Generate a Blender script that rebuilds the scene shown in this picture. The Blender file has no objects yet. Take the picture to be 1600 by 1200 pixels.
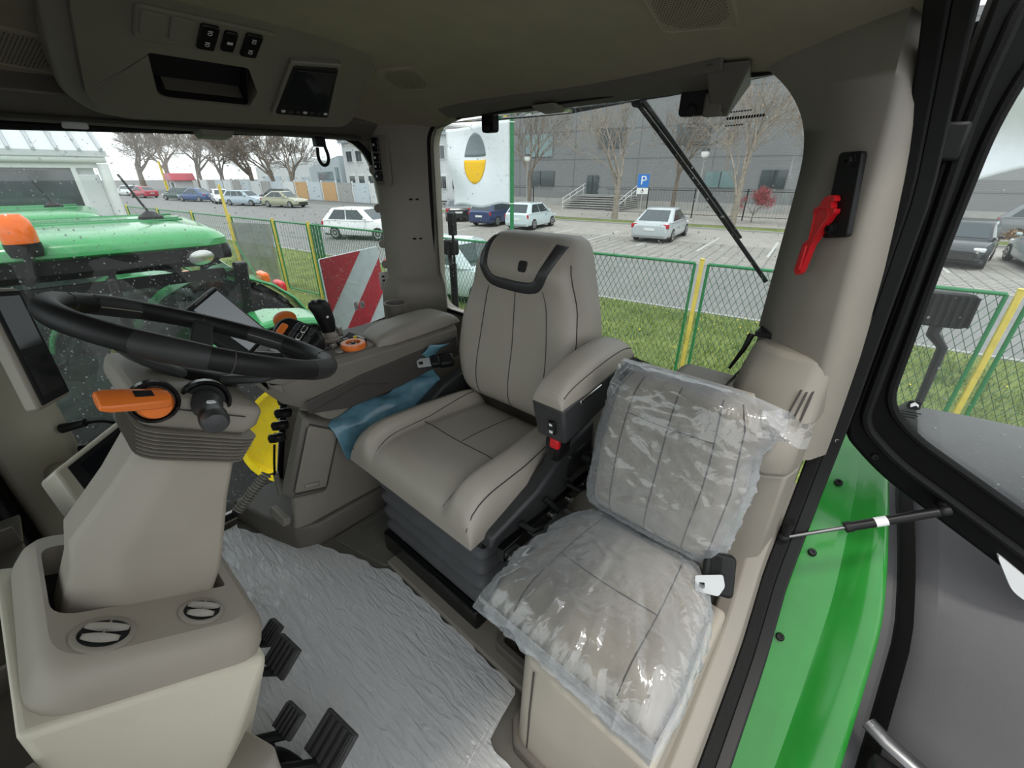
import bpy, bmesh, math, random
from mathutils import Vector, Matrix, Euler, noise
random.seed(7)
SC = bpy.context.scene
COL = SC.collection
PI = math.pi
R = math.radians
# ---------------------------------------------------------------- camera
cd = bpy.data.cameras.new('camera')
cam = bpy.data.objects.new('camera', cd); COL.objects.link(cam)
CAMP = Vector((-.84, 0, 1.25))
cd.sensor_width = 36.0; cd.lens = 660/1600*36; cd.clip_start = .02; cd.clip_end = 600
_az, _th = R(48.5), R(26.4)
_h = Vector((math.cos(_az), -math.sin(_az), 0))
_f = _h*math.cos(_th) - Vector((0, 0, 1))*math.sin(_th)
cam.location = CAMP
cam.rotation_euler = _f.to_track_quat('-Z', 'Y').to_euler()
SC.camera = cam
# ---------------------------------------------------------------- sky, sun, exposure
W = bpy.data.worlds.new('sky'); SC.world = W; W.use_nodes = True
nt = W.node_tree; nt.nodes.clear()
wo = nt.nodes.new('ShaderNodeOutputWorld'); bg = nt.nodes.new('ShaderNodeBackground')
tc = nt.nodes.new('ShaderNodeTexCoord'); sep = nt.nodes.new('ShaderNodeSeparateXYZ')
rmp = nt.nodes.new('ShaderNodeValToRGB'); nz = nt.nodes.new('ShaderNodeTexNoise'); mx = nt.nodes.new('ShaderNodeMix')
mx.data_type = 'RGBA'
rmp.color_ramp.elements[0].position = .0; rmp.color_ramp.elements[0].color = (.84, .89, .94, 1)
rmp.color_ramp.elements[1].position = .8; rmp.color_ramp.elements[1].color = (.72, .81, .93, 1)
nz.inputs['Scale'].default_value = 2.2; nz.inputs['Detail'].default_value = 5
mp = nt.nodes.new('ShaderNodeMapping'); mp.inputs['Scale'].default_value = (1, 1, 3)
nt.links.new(tc.outputs['Generated'], sep.inputs[0]); nt.links.new(sep.outputs['Z'], rmp.inputs[0])
nt.links.new(tc.outputs['Generated'], mp.inputs[0]); nt.links.new(mp.outputs[0], nz.inputs['Vector'])
nt.links.new(nz.outputs['Fac'], mx.inputs['Factor']); nt.links.new(rmp.outputs[0], mx.inputs[6])
mx.inputs[7].default_value = (.98, .98, .97, 1)
nt.links.new(mx.outputs[2], bg.inputs['Color']); bg.inputs['Strength'].default_value = 1.0
nt.links.new(bg.outputs[0], wo.inputs[0])
sl = bpy.data.lights.new('sun', 'SUN'); sl.energy = .85; sl.angle = R(8); sl.color = (1, .95, .86)
sun = bpy.data.objects.new('sun', sl); COL.objects.link(sun)
sun.rotation_euler = Vector((.215, -.22, -.95)).to_track_quat('-Z', 'Y').to_euler()
SC.view_settings.view_transform = 'Standard'; SC.view_settings.look = 'None'
SC.view_settings.gamma = 1; SC.view_settings.use_curve_mapping = False
SC.view_settings.exposure = .92
SC.cycles.max_bounces = 10; SC.cycles.diffuse_bounces = 6; SC.cycles.transparent_max_bounces = 24
SC.cycles.caustics_reflective = False; SC.cycles.caustics_refractive = False
SC.cycles.sample_clamp_indirect = 6
# ---------------------------------------------------------------- materials
MATS = {}
def mat(name, col, rough=.5, metal=0, var=.06, ns=12, bump=0, bs=300, spec=.5, coat=0, emit=0, col2=None, detail=4, dist=.002):
    if name in MATS: return MATS[name]
    m = bpy.data.materials.new(name); m.use_nodes = True; t = m.node_tree
    b = t.nodes['Principled BSDF']
    b.inputs['Roughness'].default_value = rough; b.inputs['Metallic'].default_value = metal
    b.inputs['Specular IOR Level'].default_value = spec; b.inputs['Coat Weight'].default_value = coat
    b.inputs['Coat Roughness'].default_value = .05
    c = t.nodes.new('ShaderNodeTexCoord'); n = t.nodes.new('ShaderNodeTexNoise')
    n.inputs['Scale'].default_value = ns; n.inputs['Detail'].default_value = detail
    t.links.new(c.outputs['Object'], n.inputs['Vector'])
    r = t.nodes.new('ShaderNodeValToRGB'); t.links.new(n.outputs['Fac'], r.inputs[0])
    r.color_ramp.elements[0].position = .3; r.color_ramp.elements[1].position = .7
    c2 = col2 or tuple(min(1, x*(1+var)) for x in col); c1 = col if col2 else tuple(x*(1-var) for x in col)
    r.color_ramp.elements[0].color = (*c1, 1); r.color_ramp.elements[1].color = (*c2, 1)
    t.links.new(r.outputs[0], b.inputs['Base Color'])
    if bump:
        n2 = t.nodes.new('ShaderNodeTexNoise'); n2.inputs['Scale'].default_value = bs; n2.inputs['Detail'].default_value = 2
        t.links.new(c.outputs['Object'], n2.inputs['Vector'])
        bp = t.nodes.new('ShaderNodeBump'); bp.inputs['Strength'].default_value = bump; bp.inputs['Distance'].default_value = dist
        t.links.new(n2.outputs['Fac'], bp.inputs['Height']); t.links.new(bp.outputs[0], b.inputs['Normal'])
    if emit:
        b.inputs['Emission Color'].default_value = (*col, 1); b.inputs['Emission Strength'].default_value = emit
    MATS[name] = m
    return m
def glassmat(name, tint=(.9, .95, .93), refl=.06, rough=.0, dirt=0):
    m = bpy.data.materials.new(name); m.use_nodes = True; t = m.node_tree; t.nodes.clear()
    o = t.nodes.new('ShaderNodeOutputMaterial'); mx = t.nodes.new('ShaderNodeMixShader')
    tr = t.nodes.new('ShaderNodeBsdfTransparent'); tr.inputs[0].default_value = (*tint, 1)
    gl = t.nodes.new('ShaderNodeBsdfGlossy'); gl.inputs['Roughness'].default_value = rough
    lw = t.nodes.new('ShaderNodeFresnel'); lw.inputs[0].default_value = 1.45
    mul = t.nodes.new('ShaderNodeMath'); mul.operation = 'MULTIPLY'; mul.inputs[1].default_value = refl/.045
    t.links.new(lw.outputs[0], mul.inputs[0]); mul.use_clamp = True
    t.links.new(mul.outputs[0], mx.inputs[0]); t.links.new(tr.outputs[0], mx.inputs[1]); t.links.new(gl.outputs[0], mx.inputs[2])
    last = mx
    if dirt:
        d = t.nodes.new('ShaderNodeBsdfDiffuse'); d.inputs[0].default_value = (.8, .82, .82, 1)
        m2 = t.nodes.new('ShaderNodeMixShader')
        c = t.nodes.new('ShaderNodeTexCoord'); n = t.nodes.new('ShaderNodeTexNoise'); n.inputs['Scale'].default_value = 3; n.inputs['Detail'].default_value = 6
        t.links.new(c.outputs['Object'], n.inputs['Vector'])
        mm = t.nodes.new('ShaderNodeMath'); mm.operation = 'MULTIPLY'; mm.inputs[1].default_value = dirt*2
        t.links.new(n.outputs['Fac'], mm.inputs[0]); t.links.new(mm.outputs[0], m2.inputs[0])
        t.links.new(mx.outputs[0], m2.inputs[1]); t.links.new(d.outputs[0], m2.inputs[2]); last = m2
    t.links.new(last.outputs[0], o.inputs[0])
    MATS[name] = m; return m
def filmmat(name, opac=.22, col=(.85, .87, .88), rough=.12, tint=(.97, .97, .97), bs=40, bump=.6, refl=.25, streak=None, dist=.01):
    """clear plastic film: mostly see-through, milky in the folds, glossy wrinkles"""
    m = bpy.data.materials.new(name); m.use_nodes = True; t = m.node_tree; t.nodes.clear()
    o = t.nodes.new('ShaderNodeOutputMaterial'); mx = t.nodes.new('ShaderNodeMixShader'); m2 = t.nodes.new('ShaderNodeMixShader')
    tr = t.nodes.new('ShaderNodeBsdfTransparent'); tr.inputs[0].default_value = (*tint, 1)
    gl = t.nodes.new('ShaderNodeBsdfGlossy'); gl.inputs['Roughness'].default_value = rough
    df = t.nodes.new('ShaderNodeBsdfDiffuse'); df.inputs[0].default_value = (*col, 1)
    c = t.nodes.new('ShaderNodeTexCoord'); n = t.nodes.new('ShaderNodeTexNoise')
    mpn = t.nodes.new('ShaderNodeMapping'); t.links.new(c.outputs['Object'], mpn.inputs[0])
    if streak: mpn.inputs['Scale'].default_value = streak[0]; mpn.inputs['Rotation'].default_value = streak[1]
    n.inputs['Scale'].default_value = bs; n.inputs['Detail'].default_value = 3; n.inputs['Distortion'].default_value = 1.2
    t.links.new(mpn.outputs[0], n.inputs['Vector'])
    bp = t.nodes.new('ShaderNodeBump'); bp.inputs['Strength'].default_value = bump; bp.inputs['Distance'].default_value = dist
    t.links.new(n.outputs['Fac'], bp.inputs['Height'])
    for s in (gl, df): t.links.new(bp.outputs[0], s.inputs['Normal'])
    lw = t.nodes.new('ShaderNodeLayerWeight'); lw.inputs['Blend'].default_value = .35
    t.links.new(bp.outputs[0], lw.inputs['Normal'])
    ad = t.nodes.new('ShaderNodeMath'); ad.operation = 'MULTIPLY_ADD'; ad.inputs[1].default_value = .6; ad.inputs[2].default_value = opac
    ad.use_clamp = True
    t.links.new(lw.outputs['Facing'], ad.inputs[0])
    t.links.new(ad.outputs[0], mx.inputs[0]); t.links.new(tr.outputs[0], mx.inputs[1]); t.links.new(df.outputs[0], mx.inputs[2])
    m2.inputs[0].default_value = refl
    f = t.nodes.new('ShaderNodeFresnel'); f.inputs[0].default_value = 1.5; t.links.new(bp.outputs[0], f.inputs['Normal'])
    ml = t.nodes.new('ShaderNodeMath'); ml.operation = 'MULTIPLY_ADD'; ml.inputs[1].default_value = .55; ml.inputs[2].default_value = refl*.4; ml.use_clamp = True
    t.links.new(f.outputs[0], ml.inputs[0]); t.links.new(ml.outputs[0], m2.inputs[0])
    t.links.new(mx.outputs[0], m2.inputs[1]); t.links.new(gl.outputs[0], m2.inputs[2])
    t.links.new(m2.outputs[0], o.inputs[0])
    MATS[name] = m; return m
mat('beige', (.40, .362, .30), .5, var=.03, bump=.15, bs=900, dist=.0006)
mat('cream', (.60, .56, .45), .45, var=.02, bump=.12, bs=900, dist=.0006)
mat('taupe', (.266, .243, .203), .5, var=.04, bump=.2, bs=900, dist=.0006)
mat('dark_taupe', (.145, .130, .110), .5, var=.04, bump=.2, bs=900, dist=.0006)
mat('column_beige', (.315, .280, .232), .5, var=.03, bump=.15, bs=900, dist=.0006)
mat('console_body', (.185, .168, .138), .5, var=.04, bump=.2, bs=900, dist=.0006)
mat('panel_dark', (.060, .054, .048), .5, var=.04, bump=.2, bs=900, dist=.0006)
mat('liner', (.38, .34, .25), .85, var=.05, bump=.2, bs=700, dist=.0008)
mat('leather', (.352, .318, .268), .42, var=.05, ns=7, bump=.25, bs=520, dist=.0008)
mat('seam', (.05, .046, .04), .8)
mat('stitch', (.42, .39, .33), .8)
mat('black', (.008, .008, .008), .5, spec=.3, var=.1, bump=.15, bs=600, dist=.0006)
mat('gloss_black', (.008, .008, .008), .2, var=.1, spec=.35)
mat('door_black', (.003, .003, .003), .42, var=.1, spec=.12)
mat('trim', (.25, .228, .19), .48, var=.03, bump=.15, bs=900, dist=.0006)
mat('console_shell', (.25, .228, .18), .55, var=.03, bump=.15, bs=900, dist=.0006)
mat('satin_black', (.009, .009, .009), .4, var=.1, spec=.25)
mat('rubber', (.007, .007, .007), .6, spec=.18, var=.15, bump=.3, bs=200)
mat('wheel_grip', (.020, .020, .020), .55, var=.1, bump=.3, bs=500, dist=.0008)
mat('dark_steel', (.20, .20, .20), .35, metal=1)
mat('charcoal', (.038, .038, .039), .45, var=.08, bump=.2, bs=500, dist=.0006)
mat('pedal_rubber', (.045, .044, .043), .6, var=.15, bump=.3, bs=200)
mat('bellows', (.075, .077, .082), .6, var=.1)
mat('fendergrey', (.072, .068, .070), .55, var=.12, ns=3, bump=.2, bs=400)
mat('green', (.020, .215, .028), .2, var=.06, coat=.2)
mat('green_far', (.045, .29, .09), .2, var=.06, coat=.3)
mat('orange', (.80, .19, .03), .35, var=.04)
mat('amber', (.85, .16, .02), .15, var=.1)
mat('red', (.62, .012, .018), .3, var=.05)
mat('yellow', (.80, .60, .01), .3, var=.05)
mat('steel', (.62, .62, .6), .25, metal=1)
mat('white', (.78, .79, .78), .4, var=.03)
mat('buckle_metal', (.50, .51, .51), .35, metal=.3)
mat('screen', (.012, .013, .015), .08, var=.1)
mat('screen_painted_sky', (.70, .73, .78), .08, spec=1.0, var=.03)  # pale base colour stands in for sky reflected on a dark screen
mat('blue_film', (.11, .24, .31), .25, var=.2, ns=25, bump=.3, bs=60)
mat('hose_grey', (.26, .25, .22), .5)
mat('mat_floor', (.15, .14, .12), .7, var=.1, bump=.3, bs=300)
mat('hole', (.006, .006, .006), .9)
glassmat('glass', (.93, .96, .95), .05, dirt=.02)
glassmat('glass_dark', (.84, .90, .88), .06, dirt=.01)
filmmat('seat_film', .045, col=(.78, .82, .85), bs=16, bump=.85, refl=.22, rough=.10, dist=.007)
filmmat('floor_film', .80, col=(.80, .80, .79), rough=.26, bs=12, bump=1.0, refl=.16, streak=((1.0, 5.0, 1), (0, 0, R(50))), dist=.010)
# ---------------------------------------------------------------- mesh builder
def rotm(ax, deg): return Matrix.Rotation(R(deg), 4, ax)
def frame(o, z, x=None):
    """matrix whose Z axis is z, X axis near x, origin o"""
    z = Vector(z).normalized(); x = Vector(x) if x is not None else (Vector((1, 0, 0)) if abs(z.x) < .9 else Vector((0, 1, 0)))
    x = (x - z*x.dot(z)).normalized(); y = z.cross(x)
    m = Matrix((x, y, z)).transposed().to_4x4(); m.translation = Vector(o); return m
class MB:
    def __init__(s): s.v = []; s.f = []
    def add(s, vs, fs, M=None):
        b = len(s.v); s.v += [(M @ Vector(v)) if M else Vector(v) for v in vs]; s.f += [tuple(i+b for i in f) for f in fs]; return s
    def box(s, c, d, M=None):
        x, y, z = d[0]/2, d[1]/2, d[2]/2; c = Vector(c)
        vs = [c+Vector((i*x, j*y, k*z)) for i in (-1, 1) for j in (-1, 1) for k in (-1, 1)]
        return s.add(vs, [(0, 1, 3, 2), (4, 6, 7, 5), (0, 4, 5, 1), (2, 3, 7, 6), (0, 2, 6, 4), (1, 5, 7, 3)], M)
    def hexa(s, b, t, M=None):
        """bottom 4 points (ccw from above), top 4 points"""
        return s.add(list(b)+list(t), [(3, 2, 1, 0), (4, 5, 6, 7), (0, 1, 5, 4), (1, 2, 6, 5), (2, 3, 7, 6), (3, 0, 4, 7)], M)
    def loft(s, rings, c0=True, c1=True, closed=True, M=None):
        n = len(rings[0]); vs = [v for r in rings for v in r]; fs = []
        for k in range(len(rings)-1):
            for i in range(n if closed else n-1):
                j = (i+1) % n; fs.append((k*n+i, k*n+j, (k+1)*n+j, (k+1)*n+i))
        if c0: fs.append(tuple(range(n-1, -1, -1)))
        if c1: fs.append(tuple((len(rings)-1)*n+i for i in range(n)))
        return s.add(vs, fs, M)
    def cyl(s, p0, p1, r0, r1=None, n=16, M=None, cap=True):
        p0, p1 = Vector(p0), Vector(p1); r1 = r0 if r1 is None else r1
        F = frame((0, 0, 0), p1-p0); rg = []
        for p, r in ((p0, r0), (p1, r1)):
            rg.append([p + F @ Vector((r*math.cos(2*PI*i/n), r*math.sin(2*PI*i/n), 0)) for i in range(n)])
        return s.loft(rg, cap, cap, M=M)
    def lathe(s, prof, n=24, M=None, cap=True):
        rg = [[Vector((r*math.cos(2*PI*i/n), r*math.sin(2*PI*i/n), z)) for i in range(n)] for r, z in prof]
        return s.loft(rg, cap, cap, M=M)
    def tube(s, pts, r, n=8, closed=False, M=None, flat=1.0):
        pts = [Vector(p) for p in pts]; m = len(pts); rs = r if isinstance(r, (list, tuple)) else [r]*m; rg = []
        up = None
        for i, p in enumerate(pts):
            a = pts[(i-1) % m] if (closed or i) else p; b = pts[(i+1) % m] if (closed or i < m-1) else p
            t = (b-a).normalized()
            if up is None:
                up = Vector((0, 0, 1)) if abs(t.z) < .9 else Vector((1, 0, 0))
            x = t.cross(up)
            if x.length < 1e-5: x = t.orthogonal()
            x.normalize(); y = x.cross(t).normalized(); up = y
            rg.append([p + x*rs[i]*math.cos(2*PI*k/n) + y*flat*rs[i]*math.sin(2*PI*k/n) for k in range(n)])
        if closed: rg.append(rg[0]); return s.loft(rg, False, False, M=M)
        return s.loft(rg, M=M)
    def prism(s, poly, M, d0, d1):
        """2-D polygon in the XY plane of frame M, from depth d0 to d1 along its Z"""
        return s.loft([[(x, y, d0) for x, y in poly], [(x, y, d1) for x, y in poly]], M=M)
    def ring(s, outer, inner, fn, t):
        """frame between two outlines of equal count; fn(u,v,d)->point, d=0 front, d=t back"""
        n = len(outer); vs = []
        for d in (0, t):
            vs += [fn(u, v, d) for u, v in outer] + [fn(u, v, d) for u, v in inner]
        fs = []
        for i in range(n):
            j = (i+1) % n
            fs += [(i, j, n+j, n+i), (2*n+j, 2*n+i, 3*n+i, 3*n+j), (j, i, 2*n+i, 2*n+j), (n+i, n+j, 3*n+j, 3*n+i)]
        return s.add(vs, fs)
    def grid(s, P, cu=False, M=None):
        nr, nc = len(P), len(P[0]); fs = []
        for i in range(nr-1):
            for j in range(nc if cu else nc-1):
                k = (j+1) % nc; fs.append((i*nc+j, i*nc+k, (i+1)*nc+k, (i+1)*nc+j))
        return s.add([p for r in P for p in r], fs, M)
    def build(s, name, m, parent=None, bevel=0, seg=2, sub=0, solid=0, flat=False, ang=38, kind=None, label=None, wn=False, off=-1):
        me = bpy.data.meshes.new(name); me.from_pydata([tuple(v) for v in s.v], [], s.f); me.validate()
        b = bmesh.new(); b.from_mesh(me); bmesh.ops.recalc_face_normals(b, faces=b.faces); b.to_mesh(me); b.free()
        o = bpy.data.objects.new(name, me); COL.objects.link(o)
        me.materials.append(MATS[m] if isinstance(m, str) else m)
        if not flat:
            me.shade_smooth()
            me.set_sharp_from_angle(angle=R(ang))
        if solid:
            md = o.modifiers.new('thick', 'SOLIDIFY'); md.thickness = solid; md.offset = off
        if bevel:
            md = o.modifiers.new('bevel', 'BEVEL'); md.width = bevel; md.segments = seg; md.limit_method = 'ANGLE'; md.angle_limit = R(35)
            md.use_clamp_overlap = True; md.harden_normals = False
            me.shade_smooth()
        if sub:
            md = o.modifiers.new('sub', 'SUBSURF'); md.levels = sub; md.render_levels = sub; me.shade_smooth()
        if parent is not None:
            o.parent = parent; o.matrix_parent_inverse = Matrix.Translation(-parent.location)
        if kind: o['kind'] = kind
        if label: o['label'] = label
        return o
def B(): return MB()
def tag(o, label, cat, group=None):
    o['label'] = label; o['category'] = cat
    if group: o['group'] = group
    return o
def thing(name, label, cat, loc=(0, 0, 0), group=None):
    o = bpy.data.objects.new(name, None); COL.objects.link(o); o.location = loc; o.empty_display_size = .05
    return tag(o, label, cat, group)
def struct(name, label=None, loc=(0, 0, 0)):
    o = bpy.data.objects.new(name, None); COL.objects.link(o); o.location = loc; o['kind'] = 'structure'
    if label: o['label'] = label
    return o
def st(o, label=None):
    o['kind'] = 'structure'
    if label: o['label'] = label
    return o
def kids(o): return [c for c in KID.get(o.name, [])]
def dup(root, loc, rotz=0, label=None, scale=1):
    """copy of a thing with its parts and sub-parts"""
    r = root.copy(); COL.objects.link(r); r.location = loc; r.rotation_euler = (0, 0, rotz); r.scale = (scale,)*3
    if label: r['label'] = label
    for ch in [c for c in bpy.data.objects if c.parent == root]:
        c = ch.copy(); COL.objects.link(c); c.parent = r
        for g in [x for x in bpy.data.objects if x.parent == ch]:
            d = g.copy(); COL.objects.link(d); d.parent = c
    return r
def rpoly(pts, r, n=5):
    """round the corners of a 2-D polygon; r scalar or per-corner list"""
    out = []; m = len(pts); P = [Vector(p) for p in pts]
    for i in range(m):
        a, p, b = P[i-1], P[i], P[(i+1) % m]; rr = r[i] if isinstance(r, (list, tuple)) else r
        u = (a-p); w = (b-p); lu, lw = u.length, w.length; u /= lu; w /= lw
        k = min(rr, lu*.49, lw*.49)
        p0, p1 = p+u*k, p+w*k
        for j in range(n+1):
            t = j/n; q = p0*(1-t)**2 + p*2*t*(1-t) + p1*t**2; out.append((q.x, q.y))
    return out
def rrect(w, h, r, n=4, c=(0, 0)):
    return rpoly([(c[0]-w/2, c[1]-h/2), (c[0]+w/2, c[1]-h/2), (c[0]+w/2, c[1]+h/2), (c[0]-w/2, c[1]+h/2)], r, n)
def cat(pts, n=8, closed=False):
    """smooth curve through points (Catmull-Rom)"""
    P = [Vector(p) for p in pts]; m = len(P); out = []
    for i in range(m if closed else m-1):
        a = P[(i-1) % m] if (closed or i) else P[0]*2-P[1]; b = P[i]; c = P[(i+1) % m]
        d = P[(i+2) % m] if (closed or i < m-2) else P[-1]*2-P[-2]
        for k in range(n):
            t = k/n
            out.append(.5*((2*b)+(-a+c)*t+(2*a-5*b+4*c-d)*t*t+(-a+3*b-3*c+d)*t**3))
    if not closed: out.append(P[-1])
    return out
def lerp(a, b, t): return a+(b-a)*t
def interp(x, xs, ys):
    if x <= xs[0]: return ys[0]
    for i in range(len(xs)-1):
        if x <= xs[i+1]: return lerp(ys[i], ys[i+1], (x-xs[i])/(xs[i+1]-xs[i]))
    return ys[-1]
def text(body, name, m, M, size, parent=None, depth=.0006, align='CENTER', label=None):
    c = bpy.data.curves.new(name, 'FONT'); c.body = body; c.size = size; c.align_x = align; c.align_y = 'CENTER'; c.extrude = depth
    tmp = bpy.data.objects.new('tmp_text', c); COL.objects.link(tmp); dg_ = bpy.context.evaluated_depsgraph_get()
    me = bpy.data.meshes.new_from_object(tmp.evaluated_get(dg_)); bpy.data.objects.remove(tmp); me.materials.clear(); me.materials.append(MATS[m])
    o = bpy.data.objects.new(name, me); COL.objects.link(o); o.matrix_world = M
    if parent is not None:
        o.parent = parent; o.matrix_parent_inverse = Matrix.Translation(-parent.location)
    if label: o['label'] = label
    return o
def bolt(mb, p, n, r=.008, h=.005):
    M = frame(p, n); mb.lathe([(r, 0), (r, h*.5), (r*.7, h), (r*.45, h), (r*.4, h*.5)], 12, M); return mb
# ================================================================ cab shell
def zc(x, y):
    return 1.545 - (.11 if x > 0 else .035)*min(1, abs(x)/.78)**3 - .085*min(1.0, max(0, (-y-.45)/.75))**2.5
def yr(x): return -1.28 + .10*(x/.65)**2
# floor
fl = B()
fp = [(-.84, .55), (.88, .55), (.88, -1.26), (-.78, -1.26), (-.84, -.9)]
fl.prism(fp, Matrix.Identity(4), -.07, 0)
floor = st(fl.build('floor', 'mat_floor', bevel=.004))
# raised rubber floor mat by the seat base, with moulded grooves
fm = B()
fm.prism(rpoly([(.19, -.492), (.45, -.43), (.46, -.80), (.27, -.80), (.27, -.56), (.19, -.56)], .015), Matrix.Identity(4), 0, .010)
fmo = fm.build('mat_pad', 'mat_floor', floor, bevel=.003)
for k in range(4):
    g = B(); x0 = .265+.045*k
    g.prism(rrect(.012, .17-.02*k, .005, c=(x0+.03, -.60)), Matrix.Identity(4), .010, .013); g.build('mat_rib', 'mat_floor', floor, bevel=.002)
tr = B(); tr.prism(rpoly([(.20, -.500), (-.46, -.500), (-.46, -.80), (.20, -.80)], .015), Matrix.Identity(4), 0, .022)
tr.build('base_plinth', 'taupe', floor, bevel=.006)
tb = B()  # recessed tray between the two seats with its bolt
tb.ring(rrect(.15, .34, .02, c=(-.375, -.70)), rrect(.115, .30, .015, c=(-.375, -.70)), lambda u, v, d: (u, v, .055-d), .04)
tb.box((-.375, -.70, .026), (.13, .31, .006)); tb.build('seat_tray', 'dark_taupe', floor, bevel=.004)
b = B(); bolt(b, (-.36, -.575, .03), (0, 0, 1), .010, .02); b.build('bolt', 'steel', floor)
# plastic film on the floor
def yback(x): return interp(x, [-.78, -.5, -.44, -.42, -.228, .17, .20, .26, .42, .53, .78], [-.36, -.36, -.37, -.495, -.500, -.495, -.47, -.455, -.40, -.335, -.21])
NX, NY = 150, 110; G = []
for i in range(NX+1):
    x = lerp(-.78, .80, i/NX); row = []
    for j in range(NY+1):
        y = lerp(.34, yback(x)+.004*math.sin(x*37)+.003*math.sin(x*91), j/NY)
        a = noise.noise(Vector(((x*.64+y*.77)*34, (y*.64-x*.77)*6, 3.1))); c = noise.noise(Vector(((x*.5+y*.86)*80, (y*.5-x*.86)*14, 9)))
        e = noise.noise(Vector((x*3, y*3, 1)))
        row.append((x, y, .009+.006*max(0, e)+.0034*abs(a)+.0016*abs(c)))
    G.append(row)
ff = B(); ff.grid(G)
tag(ff.build('floor_film', 'floor_film'), 'crinkled clear plastic film laid over the cab floor beside the pedals', 'plastic film')
# headliner
NX, NY = 40, 46
G = [[(lerp(-.80, .87, i/NX), lerp(.55, -1.235, j/NY), zc(lerp(-.80, .87, i/NX), lerp(.55, -1.235, j/NY))) for j in range(NY+1)] for i in range(NX+1)]
hl = B(); hl.grid(G); ceiling = st(hl.build('ceiling', 'liner', solid=.10, off=1))
# fix the direction of the roof thickness (always outwards / upwards)
me = ceiling.data
if me.polygons[0].normal.z > 0: ceiling.modifiers['thick'].offset = 1
else: ceiling.modifiers['thick'].offset = -1
# ---- rear wall with the rear window
ro_in = rpoly([(.660, .70), (.640, 1.435), (-.645, 1.455), (-.70, .66)], [.09, .10, .13, .09], 8)
ro_out = rpoly([(.84, .02), (.84, 1.50), (-.80, 1.50), (-.80, .02)], [.02]*4, 8)
rw = B(); rw.ring(ro_out, ro_in, lambda u, v, d: (u, yr(u)-d-.01, v), .05)
wall_rear = st(rw.build('wall_rear', 'beige', ang=60))
ro_seal = [(u*.985, v) for u, v in ro_in]
window_2 = struct('window_2', 'large rear cab window behind the driver seat')
s = B(); s.tube([(u, yr(u)-.004, v) for u, v in ro_in], .008, 8, True); s.build('window_seal', 'rubber', window_2)
gl = B()
def inside(poly, x, y):
    c = False; n = len(poly)
    for i in range(n):
        x1, y1 = poly[i]; x2, y2 = poly[(i+1) % n]
        if (y1 > y) != (y2 > y) and x < (x2-x1)*(y-y1)/(y2-y1)+x1: c = not c
    return c
NG = 24
def span(poly, v):
    xs = []
    n = len(poly)
    for i in range(n):
        x1, y1 = poly[i]; x2, y2 = poly[(i+1) % n]
        if (y1 > v) != (y2 > v): xs.append(x1+(x2-x1)*(v-y1)/(y2-y1))
    return min(xs), max(xs)
zs = [lerp(.665, 1.448, k/30) for k in range(31)]
rows = []
for z in zs:
    try: a, bb = span(ro_in, z)
    except ValueError: continue
    rows.append([(lerp(a, bb, i/NG), yr(lerp(a, bb, i/NG))-.03, z) for i in range(NG+1)])
gl.grid(rows); gl.build('window_glass', 'glass', window_2, solid=.005)
# rain drops on a pane: hundreds, nobody could count them
def dropmat():
    m = bpy.data.materials.new('drop'); m.use_nodes = True; t = m.node_tree; t.nodes.clear()
    o = t.nodes.new('ShaderNodeOutputMaterial'); a = t.nodes.new('ShaderNodeMixShader'); a.inputs[0].default_value = .72
    tr = t.nodes.new('ShaderNodeBsdfTransparent'); tl = t.nodes.new('ShaderNodeBsdfTranslucent'); tl.inputs[0].default_value = (.95, .97, .98, 1)
    g = t.nodes.new('ShaderNodeBsdfGlossy'); g.inputs['Roughness'].default_value = .05; b_ = t.nodes.new('ShaderNodeMixShader'); b_.inputs[0].default_value = .12
    n = t.nodes.new('ShaderNodeTexNoise'); n.inputs['Scale'].default_value = 400
    t.links.new(tr.outputs[0], a.inputs[1]); t.links.new(tl.outputs[0], a.inputs[2]); t.links.new(a.outputs[0], b_.inputs[1]); t.links.new(g.outputs[0], b_.inputs[2]); t.links.new(b_.outputs[0], o.inputs[0])
    MATS['drop'] = m
dropmat()
def drops(parent, fn, n, seed, rmin=.0009, rmax=.0032):
    rnd = random.Random(seed); d = B()
    for k in range(n):
        p, nrm = fn(rnd)
        if p is None: continue
        r = rmin+(rmax-rmin)*rnd.random()**3.5
        M = frame(p, nrm); ring = [(r*math.cos(a*PI/3), r*1.15*math.sin(a*PI/3), 0) for a in range(6)]
        r2 = [(x*.7, y*.7, r*.45) for x, y, _ in ring]
        d.loft([ring, r2], False, True, M=M)
    return d.build('rain_drops', 'drop', parent, kind='stuff')
def rear_drop(rnd):
    u, v = rnd.uniform(-.635, .62), rnd.uniform(.70, 1.42)
    if not inside(ro_in, u, v): return None, None
    if rnd.random() > .35+.65*(.5+.5*noise.noise(Vector((u*4, v*4, 0)))) * (1.0 if u < .2 else .35): return None, None
    return (u, yr(u)-.028, v), (0, 1, 0)
drops(window_2, rear_drop, 2600, 3)
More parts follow.
